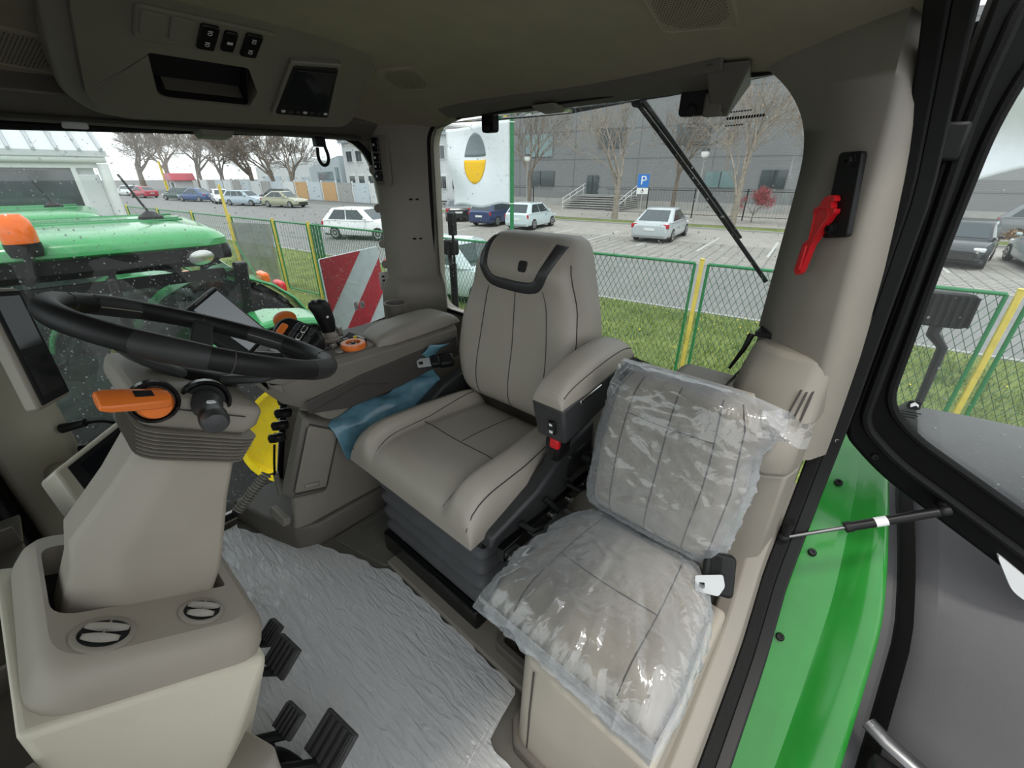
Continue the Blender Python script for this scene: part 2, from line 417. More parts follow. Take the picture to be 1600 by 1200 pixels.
# ---- right side wall, A-pillar, big side window
so_in = rpoly([(.095, 1.352), (-1.06, 1.388), (-1.135, .66), (-.56, .60), (-.40, .03), (.10, .02)], [.05, .17, .08, .12, .08, .03], 8)
so_out = rpoly([(.24, 1.47), (-1.15, 1.47), (-1.17, -.05), (-.9, -.05), (-.4, -.06), (.30, -.06)], [.01]*6, 8)
sw = B(); sw.ring(so_out, so_in, lambda u, v, d: (.85+d, u, v), .035)
wall_right = st(sw.build('wall_right', 'beige', bevel=.003))
window_1 = struct('window_1', 'tall right-hand cab window spotted with rain')
s = B(); s.tube([(.846, u, v) for u, v in so_in], .012, 8, True); s.build('window_seal', 'rubber', window_1)
gl = B(); gl.prism(so_in, Matrix(((0, 0, 1, .868), (1, 0, 0, 0), (0, 1, 0, 0), (0, 0, 0, 1))), 0, .005); gl.build('window_glass', 'glass', window_1)
def side_drop(rnd):
    u, v = rnd.uniform(-1.13, .1), rnd.uniform(.02, 1.38)
    if not inside(so_in, u, v): return None, None
    return (.866, u, v), (-1, 0, 0)
drops(window_1, side_drop, 5200, 5, .0008, .0030)
# A-pillar: broad cream post with a shaped face
ap = B()
def apr(z):
    k = interp(z, [0, .4, .9, 1.45], [0, 0, -.01, -.03])
    return [(.86, .075+k*.3, z), (.83, .072+k*.3, z), (.795-k, .10, z), (.78-k, .16, z), (.795-k, .225, z), (.85, .25, z), (.90, .24, z)]
ap.loft([apr(z) for z in (-.05, .2, .45, .8, 1.1, 1.46)])
a_pillar = st(ap.build('trim_1', 'cream', bevel=.012, seg=3), 'broad cream front corner post by the right-hand window')
ck = B(); ck.box((.80, .088, .70), (.03, .012, .03)); ck.build('clip', 'cream', a_pillar, bevel=.003)
ck = B(); ck.hexa([(.79, .10, .25), (.79, .085, .25), (.80, .075, .25), (.80, .10, .25)], [(.79, .10, .268), (.79, .088, .262), (.80, .078, .262), (.80, .10, .268)]); ck.build('hook', 'black', a_pillar)
# windscreen ahead of the pedestal
window_3 = struct('window_3', 'dark front windscreen at the left edge of the picture')
def wsf(u, v, d): return (u, .40-.17*(u/.83)**2+d, v)
wi = rpoly([(.79, .04), (.79, 1.40), (-.79, 1.40), (-.79, .04)], .06, 6); wou = rpoly([(.86, -.05), (.86, 1.47), (-.83, 1.47), (-.83, -.05)], .02, 6)
s = B(); s.ring(wou, wi, wsf, .03); s.build('window_frame', 'satin_black', window_3)
g = B(); g.grid([[wsf(lerp(-.82, .82, i/16), z, .012) for i in range(17)] for z in (0.0, 1.42)]); g.build('window_glass', 'glass', window_3, solid=.005)
# ---- header rails
hr = B()
xs = [lerp(.72, -.44, i/16) for i in range(17)]
hr.loft([[(x, yr(x)+.10, 1.452), (x, yr(x)+.025, 1.43), (x, yr(x)+.02, 1.447), (x, yr(x)+.05, 1.50), (x, yr(x)+.12, 1.50)] for x in xs])
st(hr.build('trim_2', 'dark_taupe', bevel=.004), 'rail above the rear window')
hr = B()
hr.loft([[(.72, y, 1.415), (.80, y, 1.362), (.845, y, 1.365), (.85, y, 1.45), (.74, y, 1.47)] for y in (.08, -.3, -.7, -1.03)])
hs = st(hr.build('trim_3', 'dark_taupe', bevel=.004), 'rail above the right-hand window')
gr = B(); gr.tube([(.775, y, 1.372) for y in (.06, -.98)], .006, 6); gr.build('rail_groove', 'seam', hs)
ck = B(); ck.hexa([(.78, -.47, 1.352), (.84, -.47, 1.345), (.84, -.55, 1.345), (.78, -.55, 1.352)], [(.77, -.46, 1.375), (.84, -.46, 1.37), (.84, -.56, 1.37), (.77, -.56, 1.375)]); ck.build('clip', 'taupe', hs, bevel=.004)
ck = B(); ck.prism(rrect(.05, .018, .006), frame((.80, -.20, 1.362), (-.5, 0, -.85), (0, 1, 0)), 0, .006); ck.build('reflector', 'white', hs)
# coat hook hanging from the rail
ch = B(); ch.box((.80, -.83, 1.352), (.03, .035, .03)); ch.tube(cat([(.80, -.845, 1.35), (.80, -.855, 1.31), (.80, -.848, 1.285), (.80, -.83, 1.28), (.80, -.818, 1.30), (.80, -.82, 1.335)], 6), .006, 8)
tag(ch.build('coat_hook', 'black', bevel=.003), 'black coat hook hanging from the rail over the right-hand window', 'hook')
# black latches for the opening rear window along its top edge
def latch(x, w, label):
    t = thing('window_latch', label, 'latch', (x, yr(x), 1.42), 'rear window latches')
    p = B(); p.prism(rpoly([(-w/2, .028), (w/2, .028), (w/2, -.03), (w*.36, -.062), (-w*.36, -.062), (-w/2, -.03)], .012, 4), frame((x, yr(x)+.012, 1.408), (0, 1, 0), (1, 0, 0)), -.012, .016); p.build('plate', 'satin_black', t, bevel=.004)
    k = B(); k.lathe([(.014, 0), (.014, .006), (.010, .011), (.002, .012)], 16, frame((x, yr(x)+.027, 1.392), (0, 1, 0))); k.build('button', 'black', t)
latch(.355, .060, 'black window latch hanging just right of the white flag')
latch(-.352, .068, 'black window latch beside the sticker at the upper right of the rear window')
# moulded clips on the rear rail and the hinge cover at its left end
ck = B(); ck.hexa([(.06, -1.21, 1.425), (.13, -1.21, 1.425), (.13, -1.26, 1.42), (.06, -1.26, 1.42)], [(.05, -1.19, 1.44), (.14, -1.19, 1.44), (.14, -1.26, 1.44), (.05, -1.26, 1.44)])
tag(ck.build('rail_clip', 'taupe', bevel=.004), 'small beige clip in the middle of the rear window rail', 'clip')
ck = B(); ck.hexa([(-.43, -1.235, 1.375), (-.395, -1.235, 1.38), (-.395, -1.26, 1.38), (-.43, -1.26, 1.375)], [(-.50, -1.13, 1.462), (-.40, -1.13, 1.466), (-.39, -1.26, 1.44), (-.47, -1.26, 1.44)])
ck.box((-.405, -1.225, 1.40), (.045, .03, .05))
tag(ck.build('hinge_cover', 'dark_taupe', bevel=.006), 'dark beige hinge cover on the ceiling edge above the rear wiper', 'hinge')
# sticker print on the rear glass
stick = thing('glass_sticker', 'small white printed label at the top right of the rear window', 'sticker', (-.46, yr(-.46), 1.37))
rn = random.Random(2)
for r_, (zz, n_) in enumerate(((1.385, 9), (1.372, 14), (1.357, 7))):
    p = B()
    for k in range(n_):
        x = -.43-.0065*k; p.box((x, yr(x)-.024, zz), (.0045, .001, .006 if r_ == 1 else .003))
    p.build('print_line', 'charcoal' if r_ != 1 else 'black', stick, kind='stuff')
# ---- right rear pillar
def rpl(z, e=0.0, top=0):
    return [(.875, -1.10, z), (.845, -1.075-e*.3, z), (.80+e*.2, -1.035+e, z), (.73-e*.3, -1.06+e, z), (.675-e, -1.13, z), (.640-e, -1.19, z), (.69, -1.27, z), (.86, -1.27, z)]
rp = B(); rp.loft([rpl(z, e) for z, e in ((.60, .045), (.74, .04), (.80, .035), (.845, .012), (.86, .0), (1.2, 0), (1.38, .008), (1.46, .05))])
trim_4 = st(rp.build('trim_4', 'taupe', bevel=.010, seg=3), 'beige rear pillar between the right-hand window and the rear window')
for z in (1.265, 1.125, .985, .90):
    k = B(); k.lathe([(.017, 0), (.017, .008), (.012, .014), (.002, .015)], 16, frame((.815, -1.043, z), (-.25, 1, 0))); k.build('screw_cap', 'taupe', trim_4)
for z in (1.16, 1.01):
    for dx in (0, .022):
        k = B(); k.box((.685-dx*.5, -1.112-dx, z), (.010, .010, .006), None); k.build('slot', 'hole', trim_4)
# switch panel on that pillar
sp = thing('pillar_switch_panel', 'dark switch panel with sockets set in the right rear pillar', 'switch panel', (.76, -1.05, 1.2))
Mp = frame((.757, -1.046, 1.295), (-.34, .94, 0), (-.94, -.34, 0))
p = B(); p.prism(rrect(.078, .175, .018), Mp, -.004, .006); p.build('panel', 'taupe', sp, bevel=.003)
p = B(); p.prism(rrect(.040, .165, .012, c=(-.012, .0)), Mp, .004, .009); p.build('insert', 'dark_taupe', sp, bevel=.003)
for i, (yy, hh) in enumerate(((.055, .045), (.012, .028), (-.018, .024), (-.052, .034))):
    p = B(); p.prism(rrect(.030, hh, .006, c=(-.012, yy)), Mp, .008, .016+.004*(i > 1)); p.build('switch', 'gloss_black', sp, bevel=.003)
    p = B(); p.prism(rrect(.008, .008, .002, c=(-.016, yy)), Mp, .016, .0212 if i > 1 else .0175); p.build('symbol', 'white', sp)
k = B(); k.lathe([(.016, 0), (.016, .012), (.008, .013)], 14, Mp @ Matrix.Translation((-.012, -.052, .008))); k.build('socket', 'black', sp)
# ---- left rear pillar
def lpl(z, e=0.0, w=0.0):
    return [(-.852+w, -1.16, z), (-.842+w, -1.10, z), (-.818+w, -1.050, z), (-.799+w, -1.031, z), (-.785+w, -1.032+e*.2, z), (-.68+e*.5, -1.11, z), (-.632+e, -1.19, z), (-.69, -1.28, z), (-.85+w, -1.28, z)]
lp = B(); lp.loft([lpl(z, .004*(z > .9)+.135*max(0, min(1, (z-1.20)/.265))**3.2, max(-.01, .04*(z-.9)/.6)) for z in [.66, .90, .905, 1.05, 1.2]+[1.24+.0125*k for k in range(19)]+[1.50, 1.53]])
trim_5 = st(lp.build('trim_5', 'taupe', ang=75), 'beige rear pillar beside the open door')
jn = B(); jn.tube([(-.80, -1.043, .895), (-.745, -1.046, .895), (-.688, -1.108, .895), (-.652, -1.18, .895)], .003, 6); jn.build('pillar_joint', 'seam', trim_5)
# black bracket with two bolts
hb = thing('bracket_plate', 'black steel bracket plate bolted to the left rear pillar', 'bracket', (-.745, -1.05, 1.2))
Mb = frame((-.7175, -1.0605, 1.205), (.65, .76, 0), (-.76, .65, 0))
p = B(); p.prism(rpoly([(-.011, .081), (.038, .082), (.063, -.058), (.009, -.067)], .008, 4), Mb, -.004, .008); p.build('plate', 'black', hb, bevel=.002)
for u, v in ((.021, .066), (.027, -.048)):
    p = B(); p.lathe([(.012, .008), (.012, .011), (.008, .012), (.008, .018), (.004, .019), (.003, .014)], 6, Mb @ Matrix.Translation((u, v, 0))); p.build('bolt', 'black', hb)
# red rescue tool
ht = thing('rescue_tool', 'red plastic wrench-shaped rescue tool hung on the left rear pillar', 'tool', (-.72, -1.08, 1.06))
K = .000425; OX, OY = -.013, -.141
ol = [(690, 1130), (700, 1005), (735, 985), (722, 885), (706, 868), (712, 845), (742, 843), (750, 815), (775, 796), (820, 790), (840, 800), (846, 815), (822, 819), (838, 836), (836, 845), (866, 843), (868, 862), (850, 875), (785, 985), (770, 1003), (748, 1132), (718, 1152)]
ol = [((x-715)*K*.72+OX, (1148-y)*K+OY) for x, y in ol]
# the frame's X axis points towards the door, which is to the right in the picture
p = B(); p.prism(rpoly(ol, .003, 2), Mb, .009, .022); p.build('body', 'red', ht, bevel=.003)
p = B(); p.tube([Mb @ Vector(((x-715)*K*.72+OX, (1148-y)*K+OY, .0225)) for x, y in ((745, 985), (728, 870), (752, 850), (815, 850), (838, 870), (770, 985))], .0014, 6, True); p.build('raised_edge', 'red', ht)
p = B(); p.prism(rrect(.011, .05, .005, c=(OX+.004, OY+.035)), Mb, .02, .025); p.build('grip', 'red', ht, bevel=.002)
# ---- rear wiper on the glass
wp = thing('rear_wiper', 'long black wiper lying diagonally across the rear window', 'wiper', (-.21, yr(-.21), 1.43))
def rg(x, z, d=-.045): return Vector((x, yr(x)+d, z))
w0, w1 = (-.155, 1.43), (-.610, 1.005)
p = B(); p.tube([rg(lerp(w0[0], w1[0], t), lerp(w0[1], w1[1], t)) for t in (0, .25, .5, .75, 1)], .0055, 6); p.build('blade', 'rubber', wp)
p = B(); p.tube([rg(lerp(w0[0]-.01, w1[0]+.03, t*.85), lerp(w0[1]+.008, w1[1]+.035, t*.85), -.058) for t in (0, .3, .6, 1)], [.009, .007, .005, .004], 6); p.build('arm', 'satin_black', wp)
p = B(); p.cyl(rg(-.155, 1.435, -.03), rg(-.155, 1.435, -.07), .014, n=14); p.build('pivot', 'black', wp)
# ---- left rear corner console (wheel-arch cover)
lc = thing('wheel_arch_cover', 'rounded beige wheel-arch cover behind the passenger seat', 'console', (-.63, -1.05, .3))
def lcs(z, y0, xl, xr_=-.815, yb=-1.125):
    return [(xl, yb, z), (xl, y0-.05, z), (xl-.03, y0-.01, z), (xl-.10, y0, z), (xr_+.05, y0+.005, z), (xr_+.012, y0-.02, z), (xr_, y0-.07, z), (xr_, yb, z)]
p = B(); p.loft([lcs(.68, -.885, -.47), lcs(.715, -.885, -.468), lcs(.75, -.895, -.475), lcs(.775, -.915, -.485), lcs(.787, -.945, -.50)]); p.build('cover', 'trim', lc, bevel=.012, seg=3)
p = B(); p.loft([lcs(.30, -.93, -.46), lcs(.50, -.91, -.46), lcs(.678, -.895, -.472)]); p.build('lower_panel', 'taupe', lc, bevel=.006)
p = B(); p.loft([[(-.635, -1.125, .77), (-.625, -1.06, .77), (-.65, -1.0, .775), (-.72, -.955, .775), (-.79, -.945, .775), (-.815, -.98, .775), (-.83, -1.125, .775)],
                 [(-.645, -1.125, .84), (-.635, -1.07, .84), (-.66, -1.03, .835), (-.72, -1.005, .835), (-.785, -1.0, .835), (-.81, -1.02, .835), (-.825, -1.125, .835)],
                 [(-.655, -1.125, .90), (-.648, -1.09, .90), (-.672, -1.06, .90), (-.72, -1.04, .90), (-.785, -1.035, .90), (-.81, -1.05, .90), (-.825, -1.125, .90)]]); p.build('riser', 'trim', lc, bevel=.012, seg=3)
p = B(); p.tube([(-.50, -.955, .790), (-.58, -.955, .790), (-.62, -.985, .79), (-.62, -1.15, .79)], .0025, 6); p.build('lid_joint', 'seam', lc)
for k in range(3):
    p = B(); p.hexa([(-.762-.013*k, -.958, .785), (-.766-.013*k, -.958, .785), (-.766-.013*k, -.965, .785), (-.762-.013*k, -.965, .785)],
                    [(-.770-.010*k, -.992+.004*k, .838-.008*k), (-.774-.010*k, -.992+.004*k, .838-.008*k), (-.774-.010*k, -1.01, .842), (-.770-.010*k, -1.01, .842)]); p.build('louvre', 'seam', lc)
p = B(); p.box((-.72, -.934, .60), (.12, .012, .004)); p.build('panel_joint', 'seam', lc)
lt = B(); lt.box((-.655, -1.145, .905), (.035, .06, .012)); lt.tube([(-.630, -1.125, .90), (-.622, -1.12, .86), (-.60, -1.12, .80)], [.008, .006, .004], 8)
lt.build('window_handle', 'satin_black', window_2, bevel=.003)
# ---- door frame, sill
DC = [(-.2, 1.52), (-.7, 1.50), (-.95, 1.46), (-1.06, 1.36), (-1.105, 1.15), (-1.12, .85), (-1.09, .60), (-1.0, .43), (-.82, .26), (-.55, .13), (-.2, .07), (.45, .06)]
DCc = cat([(0, y, z) for y, z in DC], 5)
def dxi(z): return interp(z, [.05, .25, .37, .77, 1.22, 1.46, 1.52], [-.85, -.84, -.826, -.822, -.806, -.770, -.765])
def band(name, m, parent, xo0, xo1, n0, n1, bev=.004, i0=0, i1=None):
    rings = []
    pts = DCc[i0:i1]
    for i, q in enumerate(pts):
        a, b_ = pts[max(0, i-1)], pts[min(len(pts)-1, i+1)]; t = (b_-a).normalized(); nr = Vector((0, -t.z, t.y))  # towards the cab side of the opening edge
        x = dxi(q.z)
        rings.append([(x+xo0, q.y+nr.y*n0, q.z+nr.z*n0), (x+xo1, q.y+nr.y*n0, q.z+nr.z*n0), (x+xo1, q.y+nr.y*n1, q.z+nr.z*n1), (x+xo0, q.y+nr.y*n1, q.z+nr.z*n1)])
    q = B(); q.loft(rings); return q.build(name, m, parent, bevel=bev)
door_1 = struct('door_1', 'black left-hand door opening frame')
band('door_seal', 'rubber', door_1, .004, -.024, -.02, .012)
band('door_frame', 'satin_black', door_1, -.022, -.05, -.03, .004)
b = B(); bolt(b, (-.86, -1.115, .70), (-.2, 1, 0), .006, .01); b.build('bolt', 'steel', door_1)
sl_ = B(); rr = []
for q in [x for x in DCc if x.z < .62 and x.y > -1.09][:]:
    x = dxi(q.z)
    k = interp(q.y, [-1.1, -.98, -.85, -.3, .4], [.03, .05, .05, .04, .03])
    rr.append([(x+.006, q.y-.012, q.z-.10), (x+.004, q.y+.005, q.z+.015), (x+.012, q.y+.02, q.z+k*.8), (x+.045, q.y+.02, q.z+k), (x+.075, q.y+.01, q.z+k*.8), (x+.085, q.y, q.z+k*.2), (x+.085, q.y, q.z-.10)])
sl_.loft(rr); sill = st(sl_.build('trim_6', 'trim', bevel=.004), 'rounded beige sill trim along the door opening')
# ---- open door
DO = Vector((-.865, -1.14, 0)); DE = Vector((-.97, -.24, 0)).normalized(); DN = Vector((DE.y, -DE.x, 0))
def dp(u, z, d=0): return DO + DE*u - DN*d + Vector((0, 0, z))
od = thing('open_door', 'open left-hand cab door with a thick black frame and clear glass', 'door', (-.9, -1.15, .6))
dout = rpoly([(-.030, 1.56), (-.030, 1.413), (.0, .98), (.006, .70), (.10, .615), (.55, .35), (1.02, .20), (1.07, 1.45), (.9, 1.58)], [.03, .2, .3, .03, .10, .2, .08, .1, .1], 5)
din = rpoly([(.05, 1.44), (.030, 1.33), (.036, 1.112), (.054, .80), (.12, .735), (.55, .49), (.95, .35), (1.0, 1.38), (.8, 1.47)], [.05, .2, .3, .06, .05, .2, .08, .1, .1], 5)
p = B(); p.ring(dout, din, lambda u, v, d: dp(u, v, d), .045); p.build('frame', 'door_black', od, bevel=.008, seg=3)
p = B(); p.tube([dp(u, v, -.004) for u, v in din], .009, 8, True); p.build('glass_seal', 'rubber', od)
dmid = [(lerp(a[0], b_[0], .45), lerp(a[1], b_[1], .45)) for a, b_ in zip(dout, din)]
p = B(); p.tube([dp(u, v, -.006) for u, v in dmid], .010, 8, True); p.build('door_gasket', 'rubber', od)
Md = Matrix((DE, Vector((0, 0, 1)), -DN)).transposed().to_4x4(); Md.translation = DO
p = B(); p.prism([(lerp(u, .5, -.006), v) for u, v in din], Md, .018, .023); gpane = p.build('glass', 'glass', od)
p = B(); p.prism(rpoly([(.34, .50), (.46, .42), (.48, .37), (.40, .41)], .02, 4), Md, -.012, .0); p.build('reflector', 'white', od)
b = B(); bolt(b, dp(.075, .665, -.0), DN, .008, .006); b.build('bolt', 'black', od)
def door_drop(rnd):
    u, v = rnd.uniform(.03, .9), rnd.uniform(.3, 1.45)
    if not inside(din, u, v): return None, None
    if v > .9 and rnd.random() < .6: return None, None
    return dp(u, v, .017), -DE.cross(Vector((0, 0, 1)))
drops(od, door_drop, 900, 8, .0008, .0028)
# print at the glass corner: leaping-animal badge outline box and text lines
p = B(); p.prism(rrect(.020, .020, .005, c=(.105, .80)), Md, .0145, .0175); p.build('badge', 'black', od)
p = B(); p.prism([(.098, .802), (.104, .808), (.112, .803), (.113, .797), (.108, .801), (.103, .797), (.100, .795)], Md, .0135, .0145); p.build('badge_figure', 'white', od)
for k in range(3):
    p = B(); p.box((0, 0, 0), (.034-.006*k, .0022, .0006), Md @ Matrix.Translation((.106, .782-.006*k, .016))); p.build('print_line', 'black', od)
# hinges and latch gear in the gap
for z, lb in ((1.30, 'upper black door hinge in the gap beside the open door'), (.79, 'lower black door hinge in the gap above the green fender')):
    p = B(); p.box((-.853, -1.145, z), (.035, .05, .06)); t = p.build('hinge', 'black', od, bevel=.006)
    p = B(); p.cyl((-.862, -1.15, z-.045), (-.862, -1.15, z+.045), .011, n=12); p.build('hinge_pin', 'satin_black', t)
    p = B(); p.box((-.838, -1.175, z), (.02, .05, .04)); p.build('hinge_leaf', 'black', t, bevel=.004)
t = thing('door_cable', 'black bundled cable running up the gap beside the open door', 'cable', (-.86, -1.2, .75))
p = B(); p.tube(cat([(-.855, -1.20, .78), (-.862, -1.205, .9), (-.848, -1.20, 1.0), (-.852, -1.20, 1.12), (-.842, -1.205, 1.24), (-.838, -1.2, 1.36), (-.83, -1.2, 1.48)], 6), .009, 8); p.build('sleeve', 'rubber', t)
for z in (.92, 1.05, 1.17, 1.40):
    p = B(); p.box((-.853+.02*(z-.9)*1.2, -1.195, z), (.028, .03, .035)); p.build('clip', 'black', t, bevel=.004)
# ---- gas strut
gs = thing('gas_strut', 'black gas strut between the door sill and the open door', 'strut', (-.82, -1.0, .43))
s0, s1 = Vector((-.836, -1.0, .462)), dp(.219, .586, -.03); sd = (s1-s0)
p = B(); p.cyl(s0+sd*.02, s0+sd*.46, .0045, n=10); p.build('rod', 'dark_steel', gs)
p = B(); p.cyl(s0+sd*.42, s0+sd*.96, .0105, n=16); p.build('cylinder', 'satin_black', gs)
p = B(); p.cyl(s0+sd*.40, s0+sd*.44, .0125, n=16); p.build('collar', 'black', gs)
for q, dd in ((s0, Vector((0, .1, -1))), (s1, DN)):
    p = B(); p.lathe([(.006, -.012), (.010, -.008), (.011, 0), (.010, .008), (.004, .011)], 12, frame(q, sd)); p.build('socket', 'black', gs)
    p = B(); p.cyl(q, q-dd.normalized()*.045 if dd is not DN else q-DN*.03, .008, .011, n=12); p.build('ball_stud', 'black', gs)
p = B(); p.lathe([(.011, -.012), (.0112, 0), (.011, .012)], 16, frame(s0+sd*.62, sd), cap=False); p.build('label', 'white', gs)
# ---- green fender
fn_ = thing('green_fender', 'glossy green rear fender just outside the door sill', 'fender', (-1.0, -1.0, -.2))
FP = [(-2.9, -.6), (-2.75, -.1), (-2.45, .30), (-2.1, .53), (-1.75, .60), (-1.5, .55), (-1.25, .40), (-1.0, .15), (-.8, -.1), (-.65, -.4), (-.55, -.8), (-.5, -1.2)]
FC = cat([(0, y, z) for y, z in FP], 6)
def fx(y): return interp(y, [-2.9, -1.6, -1.4, -1.1, -.85, -.5], [-.96, -.985, -1.005, -1.085, -1.10, -1.11])
rings = []
for i, q in enumerate(FC):
    a, b_ = FC[max(0, i-1)], FC[min(len(FC)-1, i+1)]; t = (b_-a).normalized(); nr = Vector((0, -t.z, t.y)); nr = nr if nr.z > 0 or nr.y > 0 else -nr
    xo = fx(q.y); mid = lerp(-.862, xo, .52)
    def o_(x, k): return (x, q.y+nr.y*k, q.z+nr.z*k)
    rings.append([o_(-.850, -.03), o_(-.858, -.005), o_(-.868, .0), o_(mid+.006, -.004), o_(mid, -.012), o_(mid-.012, -.006), o_(lerp(mid, xo, .6), .012), o_(xo+.012, .008), o_(xo, -.006), o_(xo+.004, -.03)])
p = B(); p.loft(rings, False, False, closed=False); p.build('shell', 'green', fn_, solid=.006, sub=1)
for k, y in enumerate((-1.33, -1.175, -.985)):
    q = min(FC, key=lambda c: abs(c.y-y)); x = -.905
    b = B(); bolt(b, (x, q.y, q.z), (0, .62, .78), .0105, .008); b.build('screw', 'black', fn_)
# ---- grey plastic fender extension outside it
ge = thing('fender_extension', 'matt dark grey fender extension at the lower right below the open door', 'fender', (-1.5, -1.2, -.5))
rings = []
for i, q in enumerate(FC):
    a, b_ = FC[max(0, i-1)], FC[min(len(FC)-1, i+1)]; t = (b_-a).normalized(); nr = Vector((0, -t.z, t.y)); nr = nr if nr.z > 0 or nr.y > 0 else -nr
    xo = fx(q.y)
    def o_(x, k): return (x, q.y+nr.y*k, q.z+nr.z*k)
    rings.append([o_(xo+.02, -.10), o_(xo-.035, -.11), o_(xo-.05, -.10), o_(xo-.085, -.07), o_(-1.33, -.06), o_(-1.38, -.055), o_(-1.395, -.066), o_(-1.62, -.07), o_(-1.72, -.11), o_(-1.76, -.2)])
p = B(); p.loft(rings, False, False, closed=False); p.build('shell', 'fendergrey', ge, solid=.008, sub=1)
p = B(); p.loft([[Vector(r[1])+Vector((.004, 0, 0)), Vector(r[2])+Vector((.0, .004, .006)), Vector(r[3])+Vector((.022, .008, .010)), Vector(r[2])+Vector((.012, -.004, -.006))] for r in rings]); p.build('inner_edge', 'black', ge)
tt = thing('tread_rail', 'chrome-edged step rail at the bottom right corner', 'rail', (-1.2, -.8, -.25))
p = B(); p.tube([(-1.115, -.965, .085), (-1.15, -.945, .085), (-1.25, -.92, .075), (-1.50, -.90, .03)], .020, 10, flat=.6); p.build('rail', 'dark_steel', tt)
p = B(); p.box((-1.32, -.915, .02), (.36, .05, .05)); p.build('backing', 'black', tt, bevel=.01)
# ---- work light seen through the door glass
def work_light(c, face, w, h, label, m='satin_black', foot=1.2):
    t = thing('work_light', label, 'work light', c); M = frame(c, face, Vector((0, 0, 1)).cross(Vector(face)))
    p = B(); p.prism(rrect(w, h, h*.25, 4), M, -h*.3, h*.35); p.build('housing', m, t, bevel=h*.06)
    for k in range(7):
        q = B(); q.box((lerp(-w*.42, w*.42, k/6), 0, -h*.38), (w*.035, h*.85, h*.18), M); q.build('fin', m, t)
    q = B(); q.prism(rrect(w*.86, h*.74, h*.18, 4), M, h*.34, h*.38); q.build('lens', 'steel', t)
    q = B(); q.tube([M @ Vector((0, -h*.4, -.01)), M @ Vector((0, -h*.75, -.01)), M @ Vector((-.03, -h*1.1, -.02)), M @ Vector((-.03, -h*foot, -.02))], [h*.16, h*.16, h*.13, h*.10], 8); q.build('bracket', 'black', t)
    return t
work_light((-.985, -1.75, .895), (.25, -1, -.1), .13, .10, 'finned black work light seen through the open door glass', foot=3.1)
work_light((.815, -1.42, .93), (-.3, -1, 0), .065, .075, 'small black work light outside the rear window by the right pillar', foot=4)
p = B(); p.tube([(.95, -1.40, .30), (.84, -1.40, .32), (.775, -1.40, .45), (.775, -1.40, .86)], .010, 8); p.box((.775, -1.40, 1.04), (.032, .03, .10)); p.tube([(.775, -1.40, .86), (.775, -1.40, 1.04)], .007, 8)
tag(p.build('lamp_stalk', 'black', bevel=.006), 'black lamp stalk standing outside the rear window by the right pillar', 'bracket')
# ---- overhead console
oc = thing('overhead_console', 'beige overhead console with switches and storage bin above the right-hand window', 'console', (.5, -.5, 1.40))
ON = Vector((-.40, 0, -.9165)).normalized()      # panel faces down and towards the driver
OU = Vector((0, -1, 0)); OV = Vector((-.9165, 0, .40)).normalized()
OO = Vector((.62, -.5, 1.40)) - ON*.022
def op(u, v, d=0): return OO + OU*u + OV*v + ON*d
Mo = Matrix((OU, OV, OU.cross(OV))).transposed().to_4x4(); Mo.translation = OO
sgn = 1 if OU.cross(OV).dot(ON) > 0 else -1
def oprism(poly, d0, d1, name, m, parent=oc, bevel=.004, seg=2):
    q = B(); q.prism(poly, Mo, sgn*d0, sgn*d1); return q.build(name, m, parent, bevel=bevel, seg=seg)
obody = rpoly([(-.235, -.07), (.36, -.03), (.275, .345), (-.05, .40), (-.30, .34), (-.285, .0)], [.06, .05, .05, .06, .06, .06], 6)
hole = rpoly([(-.155, .030), (.045, .030), (.008, .19), (-.185, .19)], [.03, .012, .008, .008], 6)
q = B(); q.ring(obody, rpoly([(-.155, .030), (.045, .030), (.05, .10), (.008, .19), (-.10, .19), (-.185, .19)], [.03, .012, .01, .008, .01, .008], 6), lambda u, v, d: op(u, v, .022-d), .14); q.build('shell', 'console_shell', oc, bevel=.008, seg=3)
q = B(); q.ring(rpoly([(x*1.0, y) for x, y in [(-.26, -.095), (.385, -.055), (.30, .375), (-.05, .44), (-.34, .37), (-.325, -.01)]], .06, 6), rpoly([(-.232, -.066), (.355, -.027), (.27, .34), (-.05, .395), (-.295, .335), (-.28, .002)], .05, 6), lambda u, v, d: op(u, v, .008-d), .12); q.build('surround', 'taupe', oc, bevel=.006)
oprism([(x*1.02, y) for x, y in hole], -.036, -.030, 'bin_floor', 'hole', bevel=0)  # black floor paints the shade of a deeper bin
q = B(); q.ring(hole, [(x*.985-.001, y*.97+.003) for x, y in hole], lambda u, v, d: op(u, v, .016-d), .046); q.build('bin_wall_shade', 'black', oc)  # black ring paints the bin walls dark, as depth would shade them
q = B(); q.box((0, 0, 0), (.20, .012, .10), Mo @ Matrix.Translation((-.055, .027, -sgn*.05))); q.build('bin_lip', 'dark_taupe', oc)
oprism(rrect(.245, .090, .012, c=(-.09, .278)), .018, .028, 'switch_plate', 'console_shell')
for k, u in enumerate((-.185, -.138)):
    oprism(rrect(.040, .062, .005, c=(u, .283)), .026, .031, 'blank_cover', 'console_shell')
for k, (u, w, h) in enumerate(((-.092, .034, .072), (-.052, .026, .060), (-.008, .034, .072))):
    o_sw = oprism(rrect(w, h, .006, c=(u, .278)), .026, .034, 'rocker_switch', 'gloss_black', bevel=.003)
    for j in range(2 if k != 1 else 1):
        M_ = Mo @ Matrix.Translation((u, .278+(.017-.034*j if k != 1 else 0), sgn*.0345))
        q = B()
        if k == 1: q.box((0, 0, 0), (.011, .007, .0008), M_)
        else:
            q.lathe([(.0045, 0), (.0045, .0008), (.003, .0008), (.003, 0)], 10, M_, cap=False); q.box((0, .007, .0), (.009, .0016, .0008), M_)
        q.build('symbol', 'white', o_sw)
